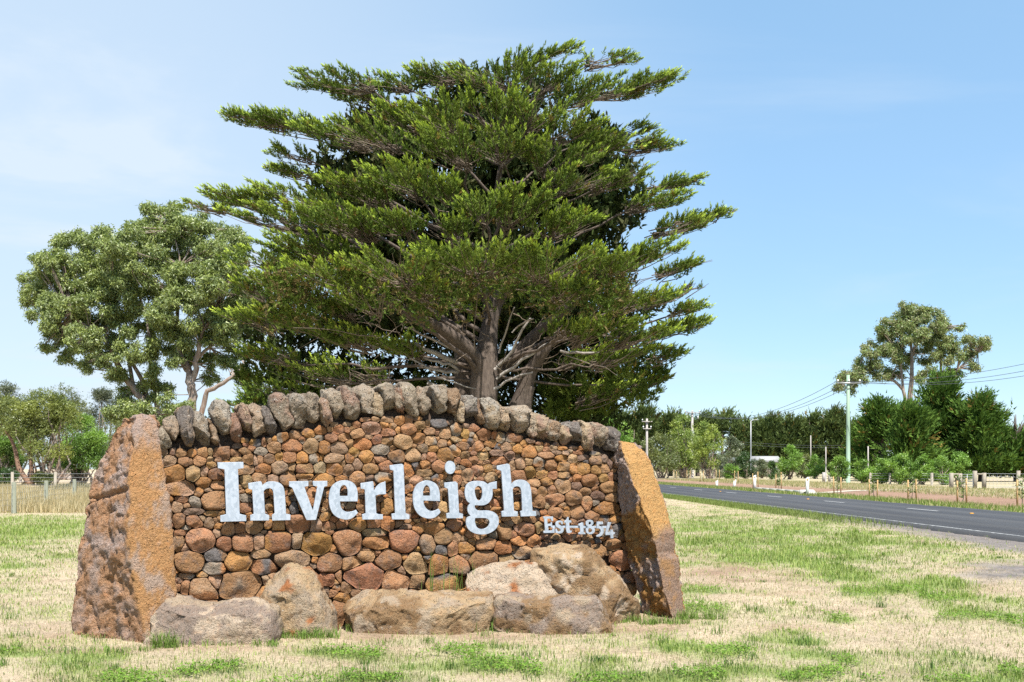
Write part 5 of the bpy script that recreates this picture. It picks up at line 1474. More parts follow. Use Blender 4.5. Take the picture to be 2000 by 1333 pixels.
def px_tube(geo, pts, n=10, fine=3, wob=0.0, rg=rg):
    """pts: (px, py, depth, radius_m)"""
    A = np.array([np.append(at(a, b, d), r) for a, b, d, r in pts])
    t = np.linspace(0, len(A) - 1, (len(A) - 1) * fine + 1)
    P = np.stack([np.interp(t, np.arange(len(A)), A[:, k]) for k in range(4)], -1)
    for _ in range(1):
        P[1:-1] = 0.25 * P[:-2] + 0.5 * P[1:-1] + 0.25 * P[2:]
    if wob:
        P[1:-1, :3] += rg.normal(0, wob, (len(P) - 2, 3))
    geo.tube(P[:, :3], P[:, 3], n)
def trunk_part(root, loc, mat, polys, name="trunk", n=14, flute=0.0):
    g = Geo()
    for p in polys: px_tube(g, p, n, 4)
    if flute:
        V = np.concatenate(g.v); g.v = [V + (flute * fbm(V * np.array([5, 5, .7]), 3, 91))[:, None] * np.array([1, 1, 0])]
    return g.build(name, mat, root, None, True, loc=loc)
trunk_part(hero, hero_loc, M_BARK, [
    [(948,1012,HD-.2,.62),(946,900,HD-.2,.50),(946,800,HD-.2,.46),(947,730,HD-.2,.46),(950,690,HD-.2,.40),(956,640,HD,.30),(968,590,HD,.26),(992,560,HD-.5,.22),(1030,520,HD-1.5,.16)],
    [(944,735,HD-.3,.28),(928,700,HD-.5,.27),(905,676,HD-1,.25),(872,648,HD-1.6,.22),(835,630,HD-2.2,.19),(800,612,HD-3,.15),(740,580,HD-4,.10)],
    [(952,690,HD+.1,.26),(955,600,HD+.3,.24),(958,520,HD+.6,.17),(965,420,HD+.9,.12),(985,280,HD+.9,.08),(1040,150,HD+.6,.04)]], n=16, flute=0.10)
trunk_part(hero, hero_loc, M_BARK, [[(905,1000,HD+1.2,.42),(903,850,HD+1.2,.36),(904,740,HD+1.2,.32),(900,660,HD+1.2,.24),(885,580,HD+1.6,.14),(862,500,HD+1.8,.07)]], n=12, flute=.08)
trunk_part(hero, hero_loc, M_BARK, [
    [(990,1000,HD+.3,.40),(1003,820,HD+.3,.36),(1020,770,HD+.2,.32),(1036,722,HD,.27),(1060,690,HD-.3,.18),(1084,664,HD-.5,.10)],
    [(965,740,HD+.6,.24),(1000,700,HD+.6,.24),(1050,648,HD+.4,.20),(1100,610,HD,.17),(1150,565,HD-.6,.12)],
    [(1030,830,HD+.2,.18),(1028,790,HD+.1,.16),(1040,755,HD,.13)]], n=12, flute=.08)
g = Geo()
for p in ([(776,664,HD-2,.04),(830,682,HD-1.5,.08),(892,708,HD-.8,.10)], [(820,718,HD-1.5,.03),(860,724,HD-1,.05),(894,728,HD-.6,.06)], [(828,700,HD-1.6,.03),(868,708,HD-1.2,.05),(895,724,HD-.6,.06)],
          [(836,748,HD-1.5,.06),(862,758,HD-1.2,.08)], [(970,740,HD-.6,.05),(1020,705,HD-1,.05),(1080,664,HD-1.5,.03)], [(966,722,HD-.6,.05),(1000,690,HD-1,.05),(1036,622,HD-1.6,.03)],
          [(965,760,HD-.8,.05),(1000,738,HD-1,.04),(1040,728,HD-1.2,.03)], [(1094,686,HD-.5,.05),(1140,689,HD-.7,.05),(1200,686,HD-1,.03)], [(790,640,HD-2.5,.03),(840,660,HD-2,.04),(900,690,HD-1,.05)],
          [(1000,650,HD-2,.02),(1020,630,HD-2.4,.03),(1042,623,HD-2.6,.03)], [(975,690,HD-1,.035),(990,640,HD-1.6,.03),(1005,600,HD-2.2,.02)], [(930,760,HD-1.6,.02),(880,745,HD-2,.025),(800,700,HD-2.6,.02)]):
    px_tube(g, p, 6, 3, .03)
M_DEAD = bark_mat("dead_grey_wood", (0.50, 0.46, 0.42), (0.34, 0.30, 0.27))
g.build("dead_branches", M_DEAD, hero, None, False, loc=hero_loc, kind="stuff")

# ------------------------------------------------------------------ gum trees
GUM = np.array([[0.195, 0.240, 0.080], [0.155, 0.200, 0.075], [0.240, 0.280, 0.085], [0.180, 0.215, 0.095]])
def gum(name, label, depth, base_px, clumps, limbs, pal, leafL, leafW, per, rg, group=None, mats=(M_GUMBARK, M_GUM), root_from=None, zsq=0.8):
    loc = at(base_px, HOR, depth); loc[2] = 0
    t = thing(name, label, "tree", tuple(loc), 0, group)
    lv = Leaves(True); g = Geo()
    for p in limbs: px_tube(g, [(a, b, depth + dd, r * 0.62) for a, b, dd, r in p], 9, 3, 0.05, rg)
    ends = np.array([at(q[0], q[1], depth + q[2]) for p in limbs for q in p[1:]])
    sub = []
    for (px, py, r) in clumps:
        dy = rg.uniform(-1, 1) * r / FPX * depth * 1.8
        for _ in range(9):
            an = rg.uniform(0, 6.28); q = math.sqrt(rg.random()) * r * 1.05
            sub.append((px + math.cos(an) * q, py + math.sin(an) * q * .8, r * rg.uniform(.26, .46), dy + rg.uniform(-.7, .7) * r / FPX * depth))
    for (px, py, r, dy) in sub:
        C = at(px, py, depth + dy); R_ = r / FPX * depth
        m = int(per * (r / 20) ** 1.8)
        q = rg.normal(0, 1, (m, 3)); q /= np.linalg.norm(q, axis=1, keepdims=True); q *= rg.random((m, 1)) ** 0.45
        q *= np.array([1.15, 1.1, zsq]); P = C + q * R_
        keep = fbm(P * (1.6 / R_) + px, 2, 5) > -0.28
        P = P[keep]
        D = np.array([0, 0, -0.85])[None] + q[keep] * 0.5 + rg.normal(0, .55, P.shape)
        D /= np.linalg.norm(D, axis=1, keepdims=True)
        lv.tufts(P, D, 6, leafL, leafW, .55, pal[rg.integers(0, len(pal), len(P))], rg, leafL * .5)
        j = np.argmin(np.linalg.norm(ends - (C + np.array([0, 0, -R_])), axis=1))
        if np.linalg.norm(ends[j] - C) < 0.075 * depth: g.tube(curve_pts(ends[j], C + np.array([0, 0, .1 * R_]), 6, wob=.06 * R_, rg=rg), np.linspace(.007, .003, 6) * depth / 12, 5, cap=False)
        for _ in range(2):
            e = C + rg.normal(0, .6, 3) * R_
            g.tube(curve_pts(C - np.array([0, 0, .5 * R_]), e, 4, wob=.05 * R_, rg=rg), np.linspace(.0035, .002, 4) * depth / 12, 4, cap=False)
    g.build("trunk", mats[0], t, None, True, loc=loc)
    lv.build("crown", mats[1], t, loc)
    return t
def cl(s): return [tuple(map(float, w.split(','))) for w in s.split()]
gum("gum_tree", "broad pale barked gum tree with drooping olive leaves left of the big cypress", 60, 385,
    cl("285,452,42 330,440,46 240,470,40 200,480,38 150,485,36 110,500,30 85,520,26 70,555,26 100,560,36 140,540,42 185,530,44 230,520,46 280,505,46 330,495,46 375,490,40 410,500,36 440,510,34 95,610,34 130,600,42 175,590,46 225,580,44 275,570,42 320,560,46 370,555,44 415,560,38 110,650,28 150,650,38 195,645,38 240,630,34 290,625,40 340,620,44 390,615,40 430,620,32 100,670,18 135,690,22 190,690,26 215,705,22 290,680,26 330,680,28 375,670,26 420,665,26 450,650,24 300,720,20 345,705,18 240,660,24 165,720,14 300,425,30 355,425,30 395,450,34 440,470,34 470,560,30 465,600,28 305,760,26 340,790,26 260,770,26 285,810,28 240,810,28 325,830,28 455,690,16 180,560,36 260,540,36 350,580,36 455,540,34 480,590,30 440,650,26 470,640,24 455,470,30 250,690,26 230,730,20 360,700,22 400,710,20 320,650,30 165,660,30 60,580,18 440,700,22 470,730,18 410,740,16"),
    [[(372,1000,0,.55),(370,810,0,.45),(378,770,0,.42),(372,745,0,.40),(366,720,0,.30),(350,690,.3,.22),(335,650,.5,.14),(320,610,.6,.08)],
     [(374,745,0,.30),(385,710,-.3,.26),(388,670,-.5,.2),(400,640,-.5,.14),(430,600,-.5,.08)],
     [(372,735,0,.25),(352,690,0,.25),(345,640,0,.2),(347,580,0,.14),(352,520,0,.10),(340,450,0,.06)],
     [(384,700,0,.18),(410,680,0,.16),(430,650,0,.1)],
     [(290,1000,1,.45),(285,790,1,.40),(262,760,1,.36),(236,725,.8,.30),(222,690,.5,.24),(205,665,.3,.18),(175,640,0,.13),(140,620,0,.08)],
     [(262,760,1,.22),(250,710,1,.18),(240,660,1,.14),(225,600,1,.09)],
     [(300,1000,1.4,.3),(290,790,1.4,.26),(275,740,1.2,.22),(255,700,1,.16),(210,640,1,.1)],
     [(315,1000,1.5,.26),(308,800,1.5,.24),(298,740,1.2,.2),(292,690,1,.14),(285,610,1,.09)],
     [(385,1000,-.5,.34),(388,830,-.5,.28),(400,770,-.5,.24),(425,755,-.6,.2),(455,735,-.7,.17),(480,715,-.7,.1)]],
    GUM * np.array([1.55, 1.55, 1.4]), 0.20, 0.08, 190, np.random.default_rng(201))
GUM2 = np.array([[0.165, 0.165, 0.085], [0.150, 0.175, 0.075], [0.195, 0.185, 0.095], [0.17, 0.14, 0.085]])
gum("gum_tree", "tall open gum tree with grey green crown rising behind dark cypresses at right", 150, 1775,
    cl("1780,620,22 1800,612,20 1820,630,24 1760,630,22 1740,640,22 1780,650,26 1810,660,24 1750,665,24 1720,665,20 1705,690,22 1735,695,24 1770,690,24 1805,695,22 1835,645,20 1850,670,20 1840,700,20 1690,710,20 1680,735,16 1715,725,20 1750,725,20 1665,740,14 1650,735,13 1640,755,11 1870,690,16 1895,670,16 1915,680,16 1925,665,10 1890,700,14 1905,715,12 1865,725,16 1845,735,16 1810,735,18 1830,760,14 1660,762,9 1875,640,8 1770,605,16"),
    [[(1778,935,0,.8),(1776,790,0,.65),(1780,740,0,.5),(1782,690,0,.35),(1775,640,0,.2)], [(1772,800,0,.45),(1765,760,0,.38),(1740,740,0,.3),(1700,728,0,.2),(1670,730,0,.12)],
     [(1768,790,0,.4),(1762,740,0,.3),(1755,690,0,.2)], [(1838,935,1,.5),(1838,800,1,.45),(1840,740,1,.38),(1838,690,1,.25),(1820,640,1,.14)], [(1842,760,1,.3),(1870,720,1,.24),(1910,690,1,.14)]],
    GUM2 * np.array([1.75, 2.1, 1.55]), 0.42, 0.15, 260, np.random.default_rng(202))

# ------------------------------------------------------------------ smaller and farther trees
def mound_tree(name, label, px, base_py, top_py, hw, depth, pal, rg, leafL=None, n=900, group=None, up=0.3, stems=3, cat="tree", gaps=0.05, lift=0.12, mats=(M_GUMBARK, M_GUM), lean=0.0, shape=1.0):
    loc = at(px, HOR, depth); loc[2] = 0
    s = depth / FPX
    H = EYE - (top_py - HOR) * s; Wd = hw * s
    z0 = H * lift
    leafL = leafL or max(0.22, 3.4 * s)
    t = thing(name, label, cat, tuple(loc), 0, group)
    lv = Leaves(True); g = Geo()
    m = max(10, int(9 + Wd * 2.6 + H * 1.3))
    for k in range(m):
        a = rg.uniform(0, 2 * math.pi); f = rg.random()
        prof = math.sin(min(max(f * 0.86 + 0.12, 0), 1) * math.pi) ** (0.7 * shape)
        r = Wd * prof * math.sqrt(rg.uniform(0.15, 1)) * 0.86
        C = loc + np.array([math.cos(a) * r + lean * f * H, math.sin(a) * r * 0.8, z0 + (H - z0) * (0.08 + 0.84 * f)])
        R_ = Wd * rg.uniform(0.26, 0.46) * (0.55 + 0.5 * prof)
        c = int(n * 1.9 / m)
        q = rg.normal(0, 1, (c, 3)); q /= np.linalg.norm(q, axis=1, keepdims=True); q *= rg.random((c, 1)) ** 0.4
        P = C + q * R_ * np.array([1.1, 1.1, .8])
        P[:, 2] = np.minimum(P[:, 2], H * 1.02)
        keep = (fbm(P * (1.5 / R_), 2, 7) > -0.3 + gaps) & (P[:, 2] > 0.1)
        P = P[keep]; D = q[keep] * .7 + np.array([0, 0, up]) + rg.normal(0, .5, P.shape)
        D /= np.linalg.norm(D, axis=1, keepdims=True)
        tone = pal[rg.integers(0, len(pal))] * rg.uniform(.85, 1.15)
        lv.tufts(P, D, 6, leafL, leafL * .42, .6, np.repeat(tone[None], len(P), 0) * rg.uniform(.85, 1.15, (len(P), 1)), rg, leafL * .5)
        if k % 2 == 0:
            st = loc + np.array([rg.normal(0, .12) * Wd * .5, rg.normal(0, .1), 0])
            g.tube(curve_pts(st, C, 6, wob=.03 * H, rg=rg), np.linspace(max(.05, .012 * H), .02, 6), 5, cap=False)
    for k in range(stems):
        st = loc + np.array([rg.normal(0, .22) * Wd, rg.normal(0, .2), -0.05])
        e = loc + np.array([rg.normal(0, .4) * Wd + lean * H * .5, rg.normal(0, .4) * Wd, H * rg.uniform(.45, .8)])
        g.tube(curve_pts(st, e, 7, wob=.03 * H, rg=rg), np.linspace(max(.06, .02 * H), .03, 7), 6, cap=False)
    g.build("trunk", mats[0], t, None, True, loc=loc)
    lv.build("crown", mats[1], t, loc)
    return t

def conifer(name, label, px, top_py, hw, depth, pal, rg, levels=9, per=6, dens=1.0, L=None, group=None, flat=False, up=.75, sideways=0.0):
    loc = at(px, HOR, depth); loc[2] = 0
    s = depth / FPX; H = EYE - (top_py - HOR) * s; Wd = hw * s
    L = L or 0.17 * depth / 35 * 0.75
    t = thing(name, label, "tree", tuple(loc), 0, group)
    lv = Leaves(True); g = Geo()
    for a in range(levels):
        f = (a + .5) / levels
        z = H * (0.08 + 0.88 * f)
        w = Wd * ((1 - 0.55 * f ** 2.2) if flat else (1.06 - 0.80 * f ** 1.7))
        for b in range(per if f < .9 else 2):
            an = rg.uniform(0, 2 * math.pi); o = np.array([math.cos(an), math.sin(an), 0.0])
            r = w * rg.uniform(.35, .66)
            C = loc + o * r + np.array([0, 0, z + rg.normal(0, H * .03)])
            rx = w * rg.uniform(.36, .5)
            root = loc + o * max(r - rx, 0) * .6 + np.array([0, 0, z - .25 * r])
            cypress_plate(lv, None, C, rx, rx * .85, H / levels * .45, o, root, rg, pal, tuft=L * .75, k=7, L=L, W=L * .42, lean=L, fresh_lit=False, dens=dens * 5.6 / max(rx * 7.5, 7), upness=up, sideways=sideways, flen=L * 2.2)
            if b % 2 == 0: g.tube(curve_pts(loc + np.array([0, 0, z * .8]), C, 5, wob=.1, rg=rg), np.linspace(.16, .05, 5) * H / 12, 5, cap=False)
    g.tube(np.array([loc + np.array([0, 0, z]) for z in np.linspace(-.1, H * .93, 6)]) + rg.normal(0, .1, (6, 3)) * np.array([1, 1, 0]), np.linspace(.45, .06, 6) * H / 12, 8)
    g.build("trunk", M_BARK, t, None, True, loc=loc)
    lv.build("crown", M_LEAF, t, loc)
    return t

rgb = np.random.default_rng(303)
DKC = np.array([[0.090, 0.165, 0.036], [0.125, 0.215, 0.042], [0.075, 0.140, 0.034], [0.165, 0.265, 0.052]])
for (px, top, hw, d, lab) in [(1722, 786, 66, 128, "dark cypress standing just right of the pale green power pole"), (1835, 738, 96, 132, "tallest dark cypress in the clump right of the green pole below the tall gum"),
        (1915, 772, 84, 126, "dark bushy cypress at right side of the clump behind timber gate"), (1985, 800, 60, 124, "dark cypress cut off by right edge of picture"), (1775, 792, 60, 122, "shorter dark cypress in front of the clump centre"), (1690, 830, 36, 134, "thin dark cypress directly behind the pale green power pole")]:
    conifer("cypress_tree", lab, px, top, hw, d, DKC, rgb, levels=9, per=7, dens=1.15, L=.70, group="dark cypresses at the right", up=.7, sideways=.35)
FARC = np.array([[0.130, 0.175, 0.060], [0.165, 0.215, 0.068], [0.105, 0.150, 0.056]])
ords = ["first", "second", "third", "fourth", "fifth", "sixth", "seventh", "eighth", "ninth", "tenth", "eleventh", "twelfth", "thirteenth"]
row = [(1165, 800, 40), (1212, 806, 40), (1262, 800, 42), (1310, 806, 42), (1362, 812, 40), (1410, 808, 40), (1452, 820, 36), (1495, 818, 40), (1540, 822, 38), (1580, 812, 42), (1622, 808, 42), (1660, 812, 36), (1700, 825, 30)]
for k, (px, top, hw) in enumerate(row):
    conifer("cypress_tree", f"{ords[k]} from the left of the flat topped dark cypresses in the far row", px, top, hw, 215, FARC, rgb, levels=6, per=5, dens=1.0, L=1.05, group="far row of dark cypresses", flat=True, up=.5)

OLV = 1.3 * np.array([[0.165, 0.195, 0.065], [0.20, 0.225, 0.07], [0.135, 0.165, 0.06]])
YEL = 1.3 * np.array([[0.25, 0.32, 0.06], [0.29, 0.35, 0.07], [0.20, 0.27, 0.06]])
BRT = 1.3 * np.array([[0.16, 0.275, 0.045], [0.20, 0.32, 0.055], [0.125, 0.22, 0.04]])
GRY = 1.3 * np.array([[0.15, 0.18, 0.10], [0.185, 0.205, 0.12], [0.12, 0.145, 0.085]])
DKG = 1.3 * np.array([[0.06, 0.12, 0.03], [0.085, 0.155, 0.035], [0.05, 0.09, 0.03]])
for a in [("cypress_tree", "bright green conifer showing just above right end of the wall", 1190, 925, 798, 48, 110, BRT, 1500),
          ("gum_tree", "rounded olive gum behind the right standing stone beside twin crossarm pole", 1290, 925, 846, 44, 165, OLV, 1500),
          ("gum_tree", "yellow green gum just left of the transformer pole", 1335, 930, 806, 34, 170, YEL, 1300),
          ("gum_tree", "bright yellow green gum just right of the transformer pole", 1384, 928, 814, 36, 162, YEL, 1500),
          ("gum_tree", "small grey green tree between yellow green gum and street light", 1432, 924, 850, 26, 172, GRY, 800),
          ("shrub", "dense dark green round shrub in front of the street light", 1457, 926, 884, 20, 160, DKG, 800),
          ("shrub", "tiny bright shrub left of the dark round shrub", 1427, 926, 905, 13, 158, BRT, 350),
          ("shrub", "bright green leafy young tree right of the pale roofed house", 1541, 926, 868, 24, 150, BRT, 1100),
          ("shrub", "small dark shrub in front of the pale roofed house", 1507, 926, 902, 10, 150, DKG, 350),
          ("shrub", "olive shrub behind bright leafy young tree", 1572, 926, 886, 22, 170, OLV, 600),
          ("shrub", "grey leafless looking shrub right of the street light", 1487, 924, 898, 14, 165, GRY, 350),
          ("shrub", "low bright shrub left of the letterbox posts", 1592, 927, 890, 20, 160, BRT, 600),
          ("shrub", "light green shrub just left of the pale green power pole", 1640, 944, 892, 20, 112, BRT, 700),
          ("shrub", "light green shrub just right of the pale green power pole", 1685, 944, 898, 20, 108, BRT, 700),
          ("shrub", "feathery light green shrub left of the middle of roadside row", 1722, 946, 896, 26, 104, BRT, 900),
          ("shrub", "broad feathery light green shrub in middle of roadside row", 1758, 948, 888, 30, 102, BRT, 1000),
          ("shrub", "light green shrub with bare stems left of the timber gate", 1802, 948, 890, 22, 100, BRT, 800),
          ("shrub", "light green shrub touching left post of the timber gate", 1840, 951, 894, 22, 98, BRT, 800),
          ("shrub", "round topped light green shrub behind the timber gate", 1872, 949, 884, 26, 100, BRT, 900),
          ("shrub", "dark scrub filling gap under the yellow green gums", 1330, 928, 882, 40, 178, OLV, 800),
          ("shrub", "shadowy scrub under the grey green tree", 1405, 926, 892, 40, 182, GRY, 700)]:
    nm, lab, px, b, top, hw, d, pal, n = a
    mound_tree(nm, lab, px, b, top, hw, d, pal * (1.15 if pal is BRT else 1.0), rgb, n=int(n * 0.8), group="trees and shrubs across the road", lift=.06 if nm == "shrub" else .12, cat="shrub" if nm == "shrub" else "tree")

for a in [("gum_tree", "dark grey green gum on the skyline at far left edge", 22, 945, 744, 70, 150, GRY * .65, 1900, .12),
          ("gum_tree", "dull olive gum on skyline behind the pale stemmed tree", 120, 945, 748, 66, 145, OLV * .7, 1900, .08),
          ("gum_tree", "grey green gum left of the large gum behind left standing stone", 205, 945, 754, 60, 130, GRY * .7, 1900, .06),
          ("gum_tree", "olive wattle behind top of left standing stone", 268, 945, 776, 60, 110, OLV, 1700, .04),
          ("gum_tree", "dark low tree under the large gum behind left end of wall", 335, 950, 788, 66, 90, OLV * .7, 1800, .03),
          ("gum_tree", "olive tree with open pale stems above the paddock fence", 88, 948, 760, 72, 97, OLV * np.array([1.1, 1.1, .8]), 2600, .22),
          ("gum_tree", "yellowish olive tree at left edge above the leaning trunk", 14, 947, 776, 62, 112, OLV * np.array([1.15, 1.1, .75]), 2100, .26),
          ("wattle_tree", "bright green feathery wattle beside left standing stone", 158, 946, 808, 56, 104, BRT, 2400, .08),
          ("wattle_tree", "bright green wattle cut off by left edge of picture", 4, 944, 852, 44, 100, BRT * .9, 1400, .06),
          ("shrub", "shadowy bush filling gap below the grey green gum", 225, 948, 862, 55, 118, DKG * 1.2, 1200, .03),
          ("shrub", "dark blue green shrub low at left edge behind the fence", 12, 952, 916, 26, 94, DKG, 600, .03),
          ("shrub", "low olive shrub at foot of the pale stemmed tree", 86, 952, 922, 18, 96, OLV * .8, 450, .03),
          ("gum_tree", "olive sapling clump between large gum and big cypress", 430, 950, 796, 50, 64, OLV * .8, 1100, .05)]:
    nm, lab, px, b, top, hw, d, pal, n, lift = a
    mound_tree(nm, lab, px, b, top, hw, d, pal, rgb, n=n, group="trees beyond the paddock at left", lift=lift, stems=4, cat="shrub" if nm == "shrub" else "tree")
conifer("cypress_tree", "young light green cypress left of the big cypress just above the wall", 500, 745, 80, 48, CY * 1.3, rgb, levels=9, per=7, dens=1.3, L=.24, group=None, up=.6)
# leaning brown double stem in the paddock
loc = at(58, HOR, 96); loc[2] = 0
t = thing("gum_tree", "bare leaning brown forked trunk standing in straw behind the fence", "tree", tuple(loc))
trunk_part(t, loc, bark_mat("red_brown_bark", (0.40, 0.25, 0.17), (0.22, 0.13, 0.09)), [[(62,949,96,.30),(50,935,96,.26),(36,915,96,.22),(30,880,96,.18),(22,858,96,.14),(2,828,96,.10)], [(63,949,96,.26),(62,920,96,.22),(59,890,96,.16),(57,850,96,.1)], [(64,945,96,.14),(70,925,96,.1),(70,915,96,.08)]])
lv = Leaves()
for (px, py, r) in [(2,815,22),(22,835,20),(58,838,22),(40,820,22),(8,790,18)]:
    C = at(px, py, 96); m = 90; q = rgb.normal(0, .5, (m, 3)); P = C + q * r / FPX * 96
    lv.tufts(P, q / np.linalg.norm(q, axis=1, keepdims=True), 6, .34, .1, .6, OLV[rgb.integers(0, 3, m)], rgb, .15)
lv.build("crown", M_GUM, t, loc)
# ------------------------------------------------------------------ poles and wires
def pole(label, px, top_py, depth, r0, r1, mat, arms, extra=None, group="poles along the road", cat="power pole", name="power_pole"):
    loc = at(px, HOR, depth); loc[2] = 0
    H = EYE - (top_py - HOR) * depth / FPX
    t = thing(name, label, cat, tuple(loc), 0, group)
    Geo().tube([(0, 0, -.3), (0, 0, H * .5), (0, 0, H)], [r0, (r0 + r1) / 2, r1], 12).build("pole", mat, t, None, True)
    for (py, half, ins) in arms:
        z = EYE - (py - HOR) * depth / FPX; w = half * depth / FPX
        Geo().box((-w, -r1 - .14, z - .07), (w, -r1 - .02, z + .07)).build("crossarm", M_POLE if mat is not M_GREENPOLE else M_STEEL, t)
        for x in np.linspace(-w * .93, w * .93, ins):
            g = Geo(); zz = z + .07
            g.tube([(x, -r1 - .08, zz), (x, -r1 - .08, zz + .12), (x, -r1 - .08, zz + .13), (x, -r1 - .08, zz + .26), (x, -r1 - .08, zz + .36)], [.03, .03, .11, .10, .04], 8)
            g.build("insulator", M_WHITE, t, None, True)
        Geo().cyl((-w * .55, -r1 - .06, z), (0, -r1 - .02, z - w * .5), .03).build("arm_brace", M_STEEL, t)
        Geo().cyl((w * .55, -r1 - .06, z), (0, -r1 - .02, z - w * .5), .03).build("arm_brace", M_STEEL, t)
    if extra: extra(t, depth, H)
    return t
pole("weathered timber pole with two short crossarms above right standing stone", 1263.5, 818, 150, .20, .15, M_POLE, [(824, 10, 2), (838, 8, 2)])
def transformer(t, d, H):
    z = EYE - (848 - HOR) * d / FPX
    Geo().tube([(0, -.42, z - .6), (0, -.42, z - .55), (0, -.42, z + .5), (0, -.42, z + .55)], [.22, .3, .3, .22], 12).build("transformer", M_STEEL, t, None, True)
    for x in (-1.0, 1.0):
        Geo().tube([(x, -.3, H - .3), (x, -.3, H - .9), (x, -.3, H - 1.0), (x, -.3, H - 1.5)], [.03, .03, .13, .10], 8).build("fuse", M_WHITE, t, None, True)
pole("tall grey timber pole with single crossarm and small transformer", 1352, 803, 180, .30, .2, M_POLE, [(807, 15, 3)], transformer)
GP = pole("pale green painted steel pole with crossarm in front of the dark cypresses", 1656.5, 733, 115, .25, .19, M_GREENPOLE, [(749, 23, 3)])
def lamp(t, d, H):
    Geo().tube([(0, 0, H - .05), (.3, -.1, H + .1), (.8, -.2, H + .15)], .05, 6).build("lamp_arm", M_STEEL, t)
    Geo().box((.6, -.34, H + .08), (1.25, -.06, H + .2)).build("lamp_head", M_STEEL, t)
pole("slim pale street light pole with short curved arm before the far cypress row", 1466.5, 822, 185, .12, .09, M_STEEL, [], lamp, cat="street light", name="street_lamp")
pole("short thin bare pole left of the letterbox posts", 1583.5, 851, 190, .10, .09, M_POLE, [])
pole("thin grey pole standing beside the letterbox posts", 1613, 873, 120, .07, .06, M_POLE, [])
pole("thin pale pole just left of the pale green pole", 1653.5, 850, 150, .10, .08, M_STEEL, [])
pole("thin mottled pole in shrubs just right of the pale green pole", 1695.5, 872, 118, .08, .07, M_POLE, [])

def wires(label, ends, sag, r):
    a0 = at(*ends[0][0]); 
    t = thing("power_line", label, "power line", tuple(a0))
    for (a, b) in ends:
        p0, p1 = at(*a), at(*b)
        Geo().tube(curve_pts(p0, p1, 26, sag=-sag) - a0, r, 5).build("wire", M_DARKWIRE, t)
wires("thin dark wires sagging from pale green pole left to the transformer pole", [((1634, 745, 115), (1340, 804, 180)), ((1656, 747, 115), (1352, 804, 180)), ((1678, 745, 115), (1364, 804, 180))], 2.6, .028)
wires("thin dark wires rising from pale green pole to right edge of picture", [((1634, 745, 115), (2060, 698, 95)), ((1656, 747, 115), (2060, 713, 95)), ((1678, 745, 115), (2060, 724, 95))], 0.8, .024)
wires("low thin wire across front of the far cypress row", [((1352, 853, 180), (1700, 868, 200)), ((1352, 858, 180), (1700, 872, 200))], 0.8, .02)

# ------------------------------------------------------------------ guide posts, culvert, saplings
def post_px(name, label, cat, px, base_py, top_py, w, mat, group, lean=0.0, rz=0.0):
    loc = ground_at(px, base_py); d = loc[1]
    H = (base_py - top_py) * d / FPX; w = w * d / FPX / 2
    t = thing(name, label, cat, tuple(loc), rz, group)
    v = [(-w, -.03, -.1), (w, -.03, -.1), (w, .03, -.1), (-w, .03, -.1), (-w + lean * H, -.03, H - w * .8), (w + lean * H, -.03, H), (w + lean * H, .03, H), (-w + lean * H, .03, H - w * .8)]
    Geo().add(v, q=[(0,3,2,1),(4,5,6,7),(0,1,5,4),(1,2,6,5),(2,3,7,6),(3,0,4,7)]).build("post", mat, t)
    z0, z1 = H * .80, H * .90
    Geo().add([(-w*.6 + lean*z0, -.034, z0), (w*.6 + lean*z0, -.034, z0), (w*.6 + lean*z1, -.034, z1), (-w*.6 + lean*z1, -.034, z1),
               (-w*.6 + lean*z0, -.031, z0), (w*.6 + lean*z0, -.031, z0), (w*.6 + lean*z1, -.031, z1), (-w*.6 + lean*z1, -.031, z1)],
              q=[(0,1,2,3),(0,4,5,1),(1,5,6,2),(2,6,7,3),(3,7,4,0)]).build("reflector", M_AMBER, t)
    return t
GPG = "white guide posts along the far road edge"
post_px("guide_post", "white guide post on the far verge nearest the right standing stone", "guide post", 1400, 952, 938, 4.5, M_WHITE, GPG)
post_px("guide_post", "short leaning white guide post on the far verge", "guide post", 1433.5, 953, 937, 5, M_WHITE, GPG, .12)
post_px("guide_post", "upright white guide post at left end of the culvert kerb", "guide post", 1474, 957, 928, 5, M_WHITE, GPG)
post_px("guide_post", "tallest white guide post standing at the culvert headwall", "guide post", 1577, 968.5, 932, 6, M_WHITE, GPG)
loc = ground_at(1580, 967)
t = thing("culvert_headwall", "small pale concrete culvert headwall beside the tallest white guide post", "culvert", tuple(loc), math.radians(-2))
Geo().add([(-.55,-.1,-.2),(.75,-.1,-.2),(.75,.1,-.2),(-.55,.1,-.2),(-.55,-.1,.32),(.25,-.1,.32),(.25,.1,.32),(-.55,.1,.32)], q=[(0,3,2,1),(4,5,6,7),(0,1,5,4),(1,2,6,5),(2,3,7,6),(3,0,4,7)]).build("headwall", M_CONC, t)
Geo().tube([(-.2, -.12, -.02), (-.2, .6, -.02)], .24, 14).build("pipe", paint_mat("culvert_pipe_dark", (0.10, 0.095, 0.09), 0.9, .1), t, None, True)
a = ground_at(1478, 957.5); b = ground_at(1570, 965)
t = thing("concrete_kerb", "low pale concrete kerb running from the white guide post to the culvert", "kerb", tuple(a))
v = b - a; L = np.linalg.norm(v); an = math.atan2(v[1], v[0])
g = Geo(); nk = 6
for k in range(nk):
    g2 = Geo().box((L / nk * k + .01, -.12, -.05), (L / nk * (k + 1) - .01, .12, .20))
    o = g2.build("kerb_block", M_CONC, t)
t.rotation_euler = (0, 0, an)

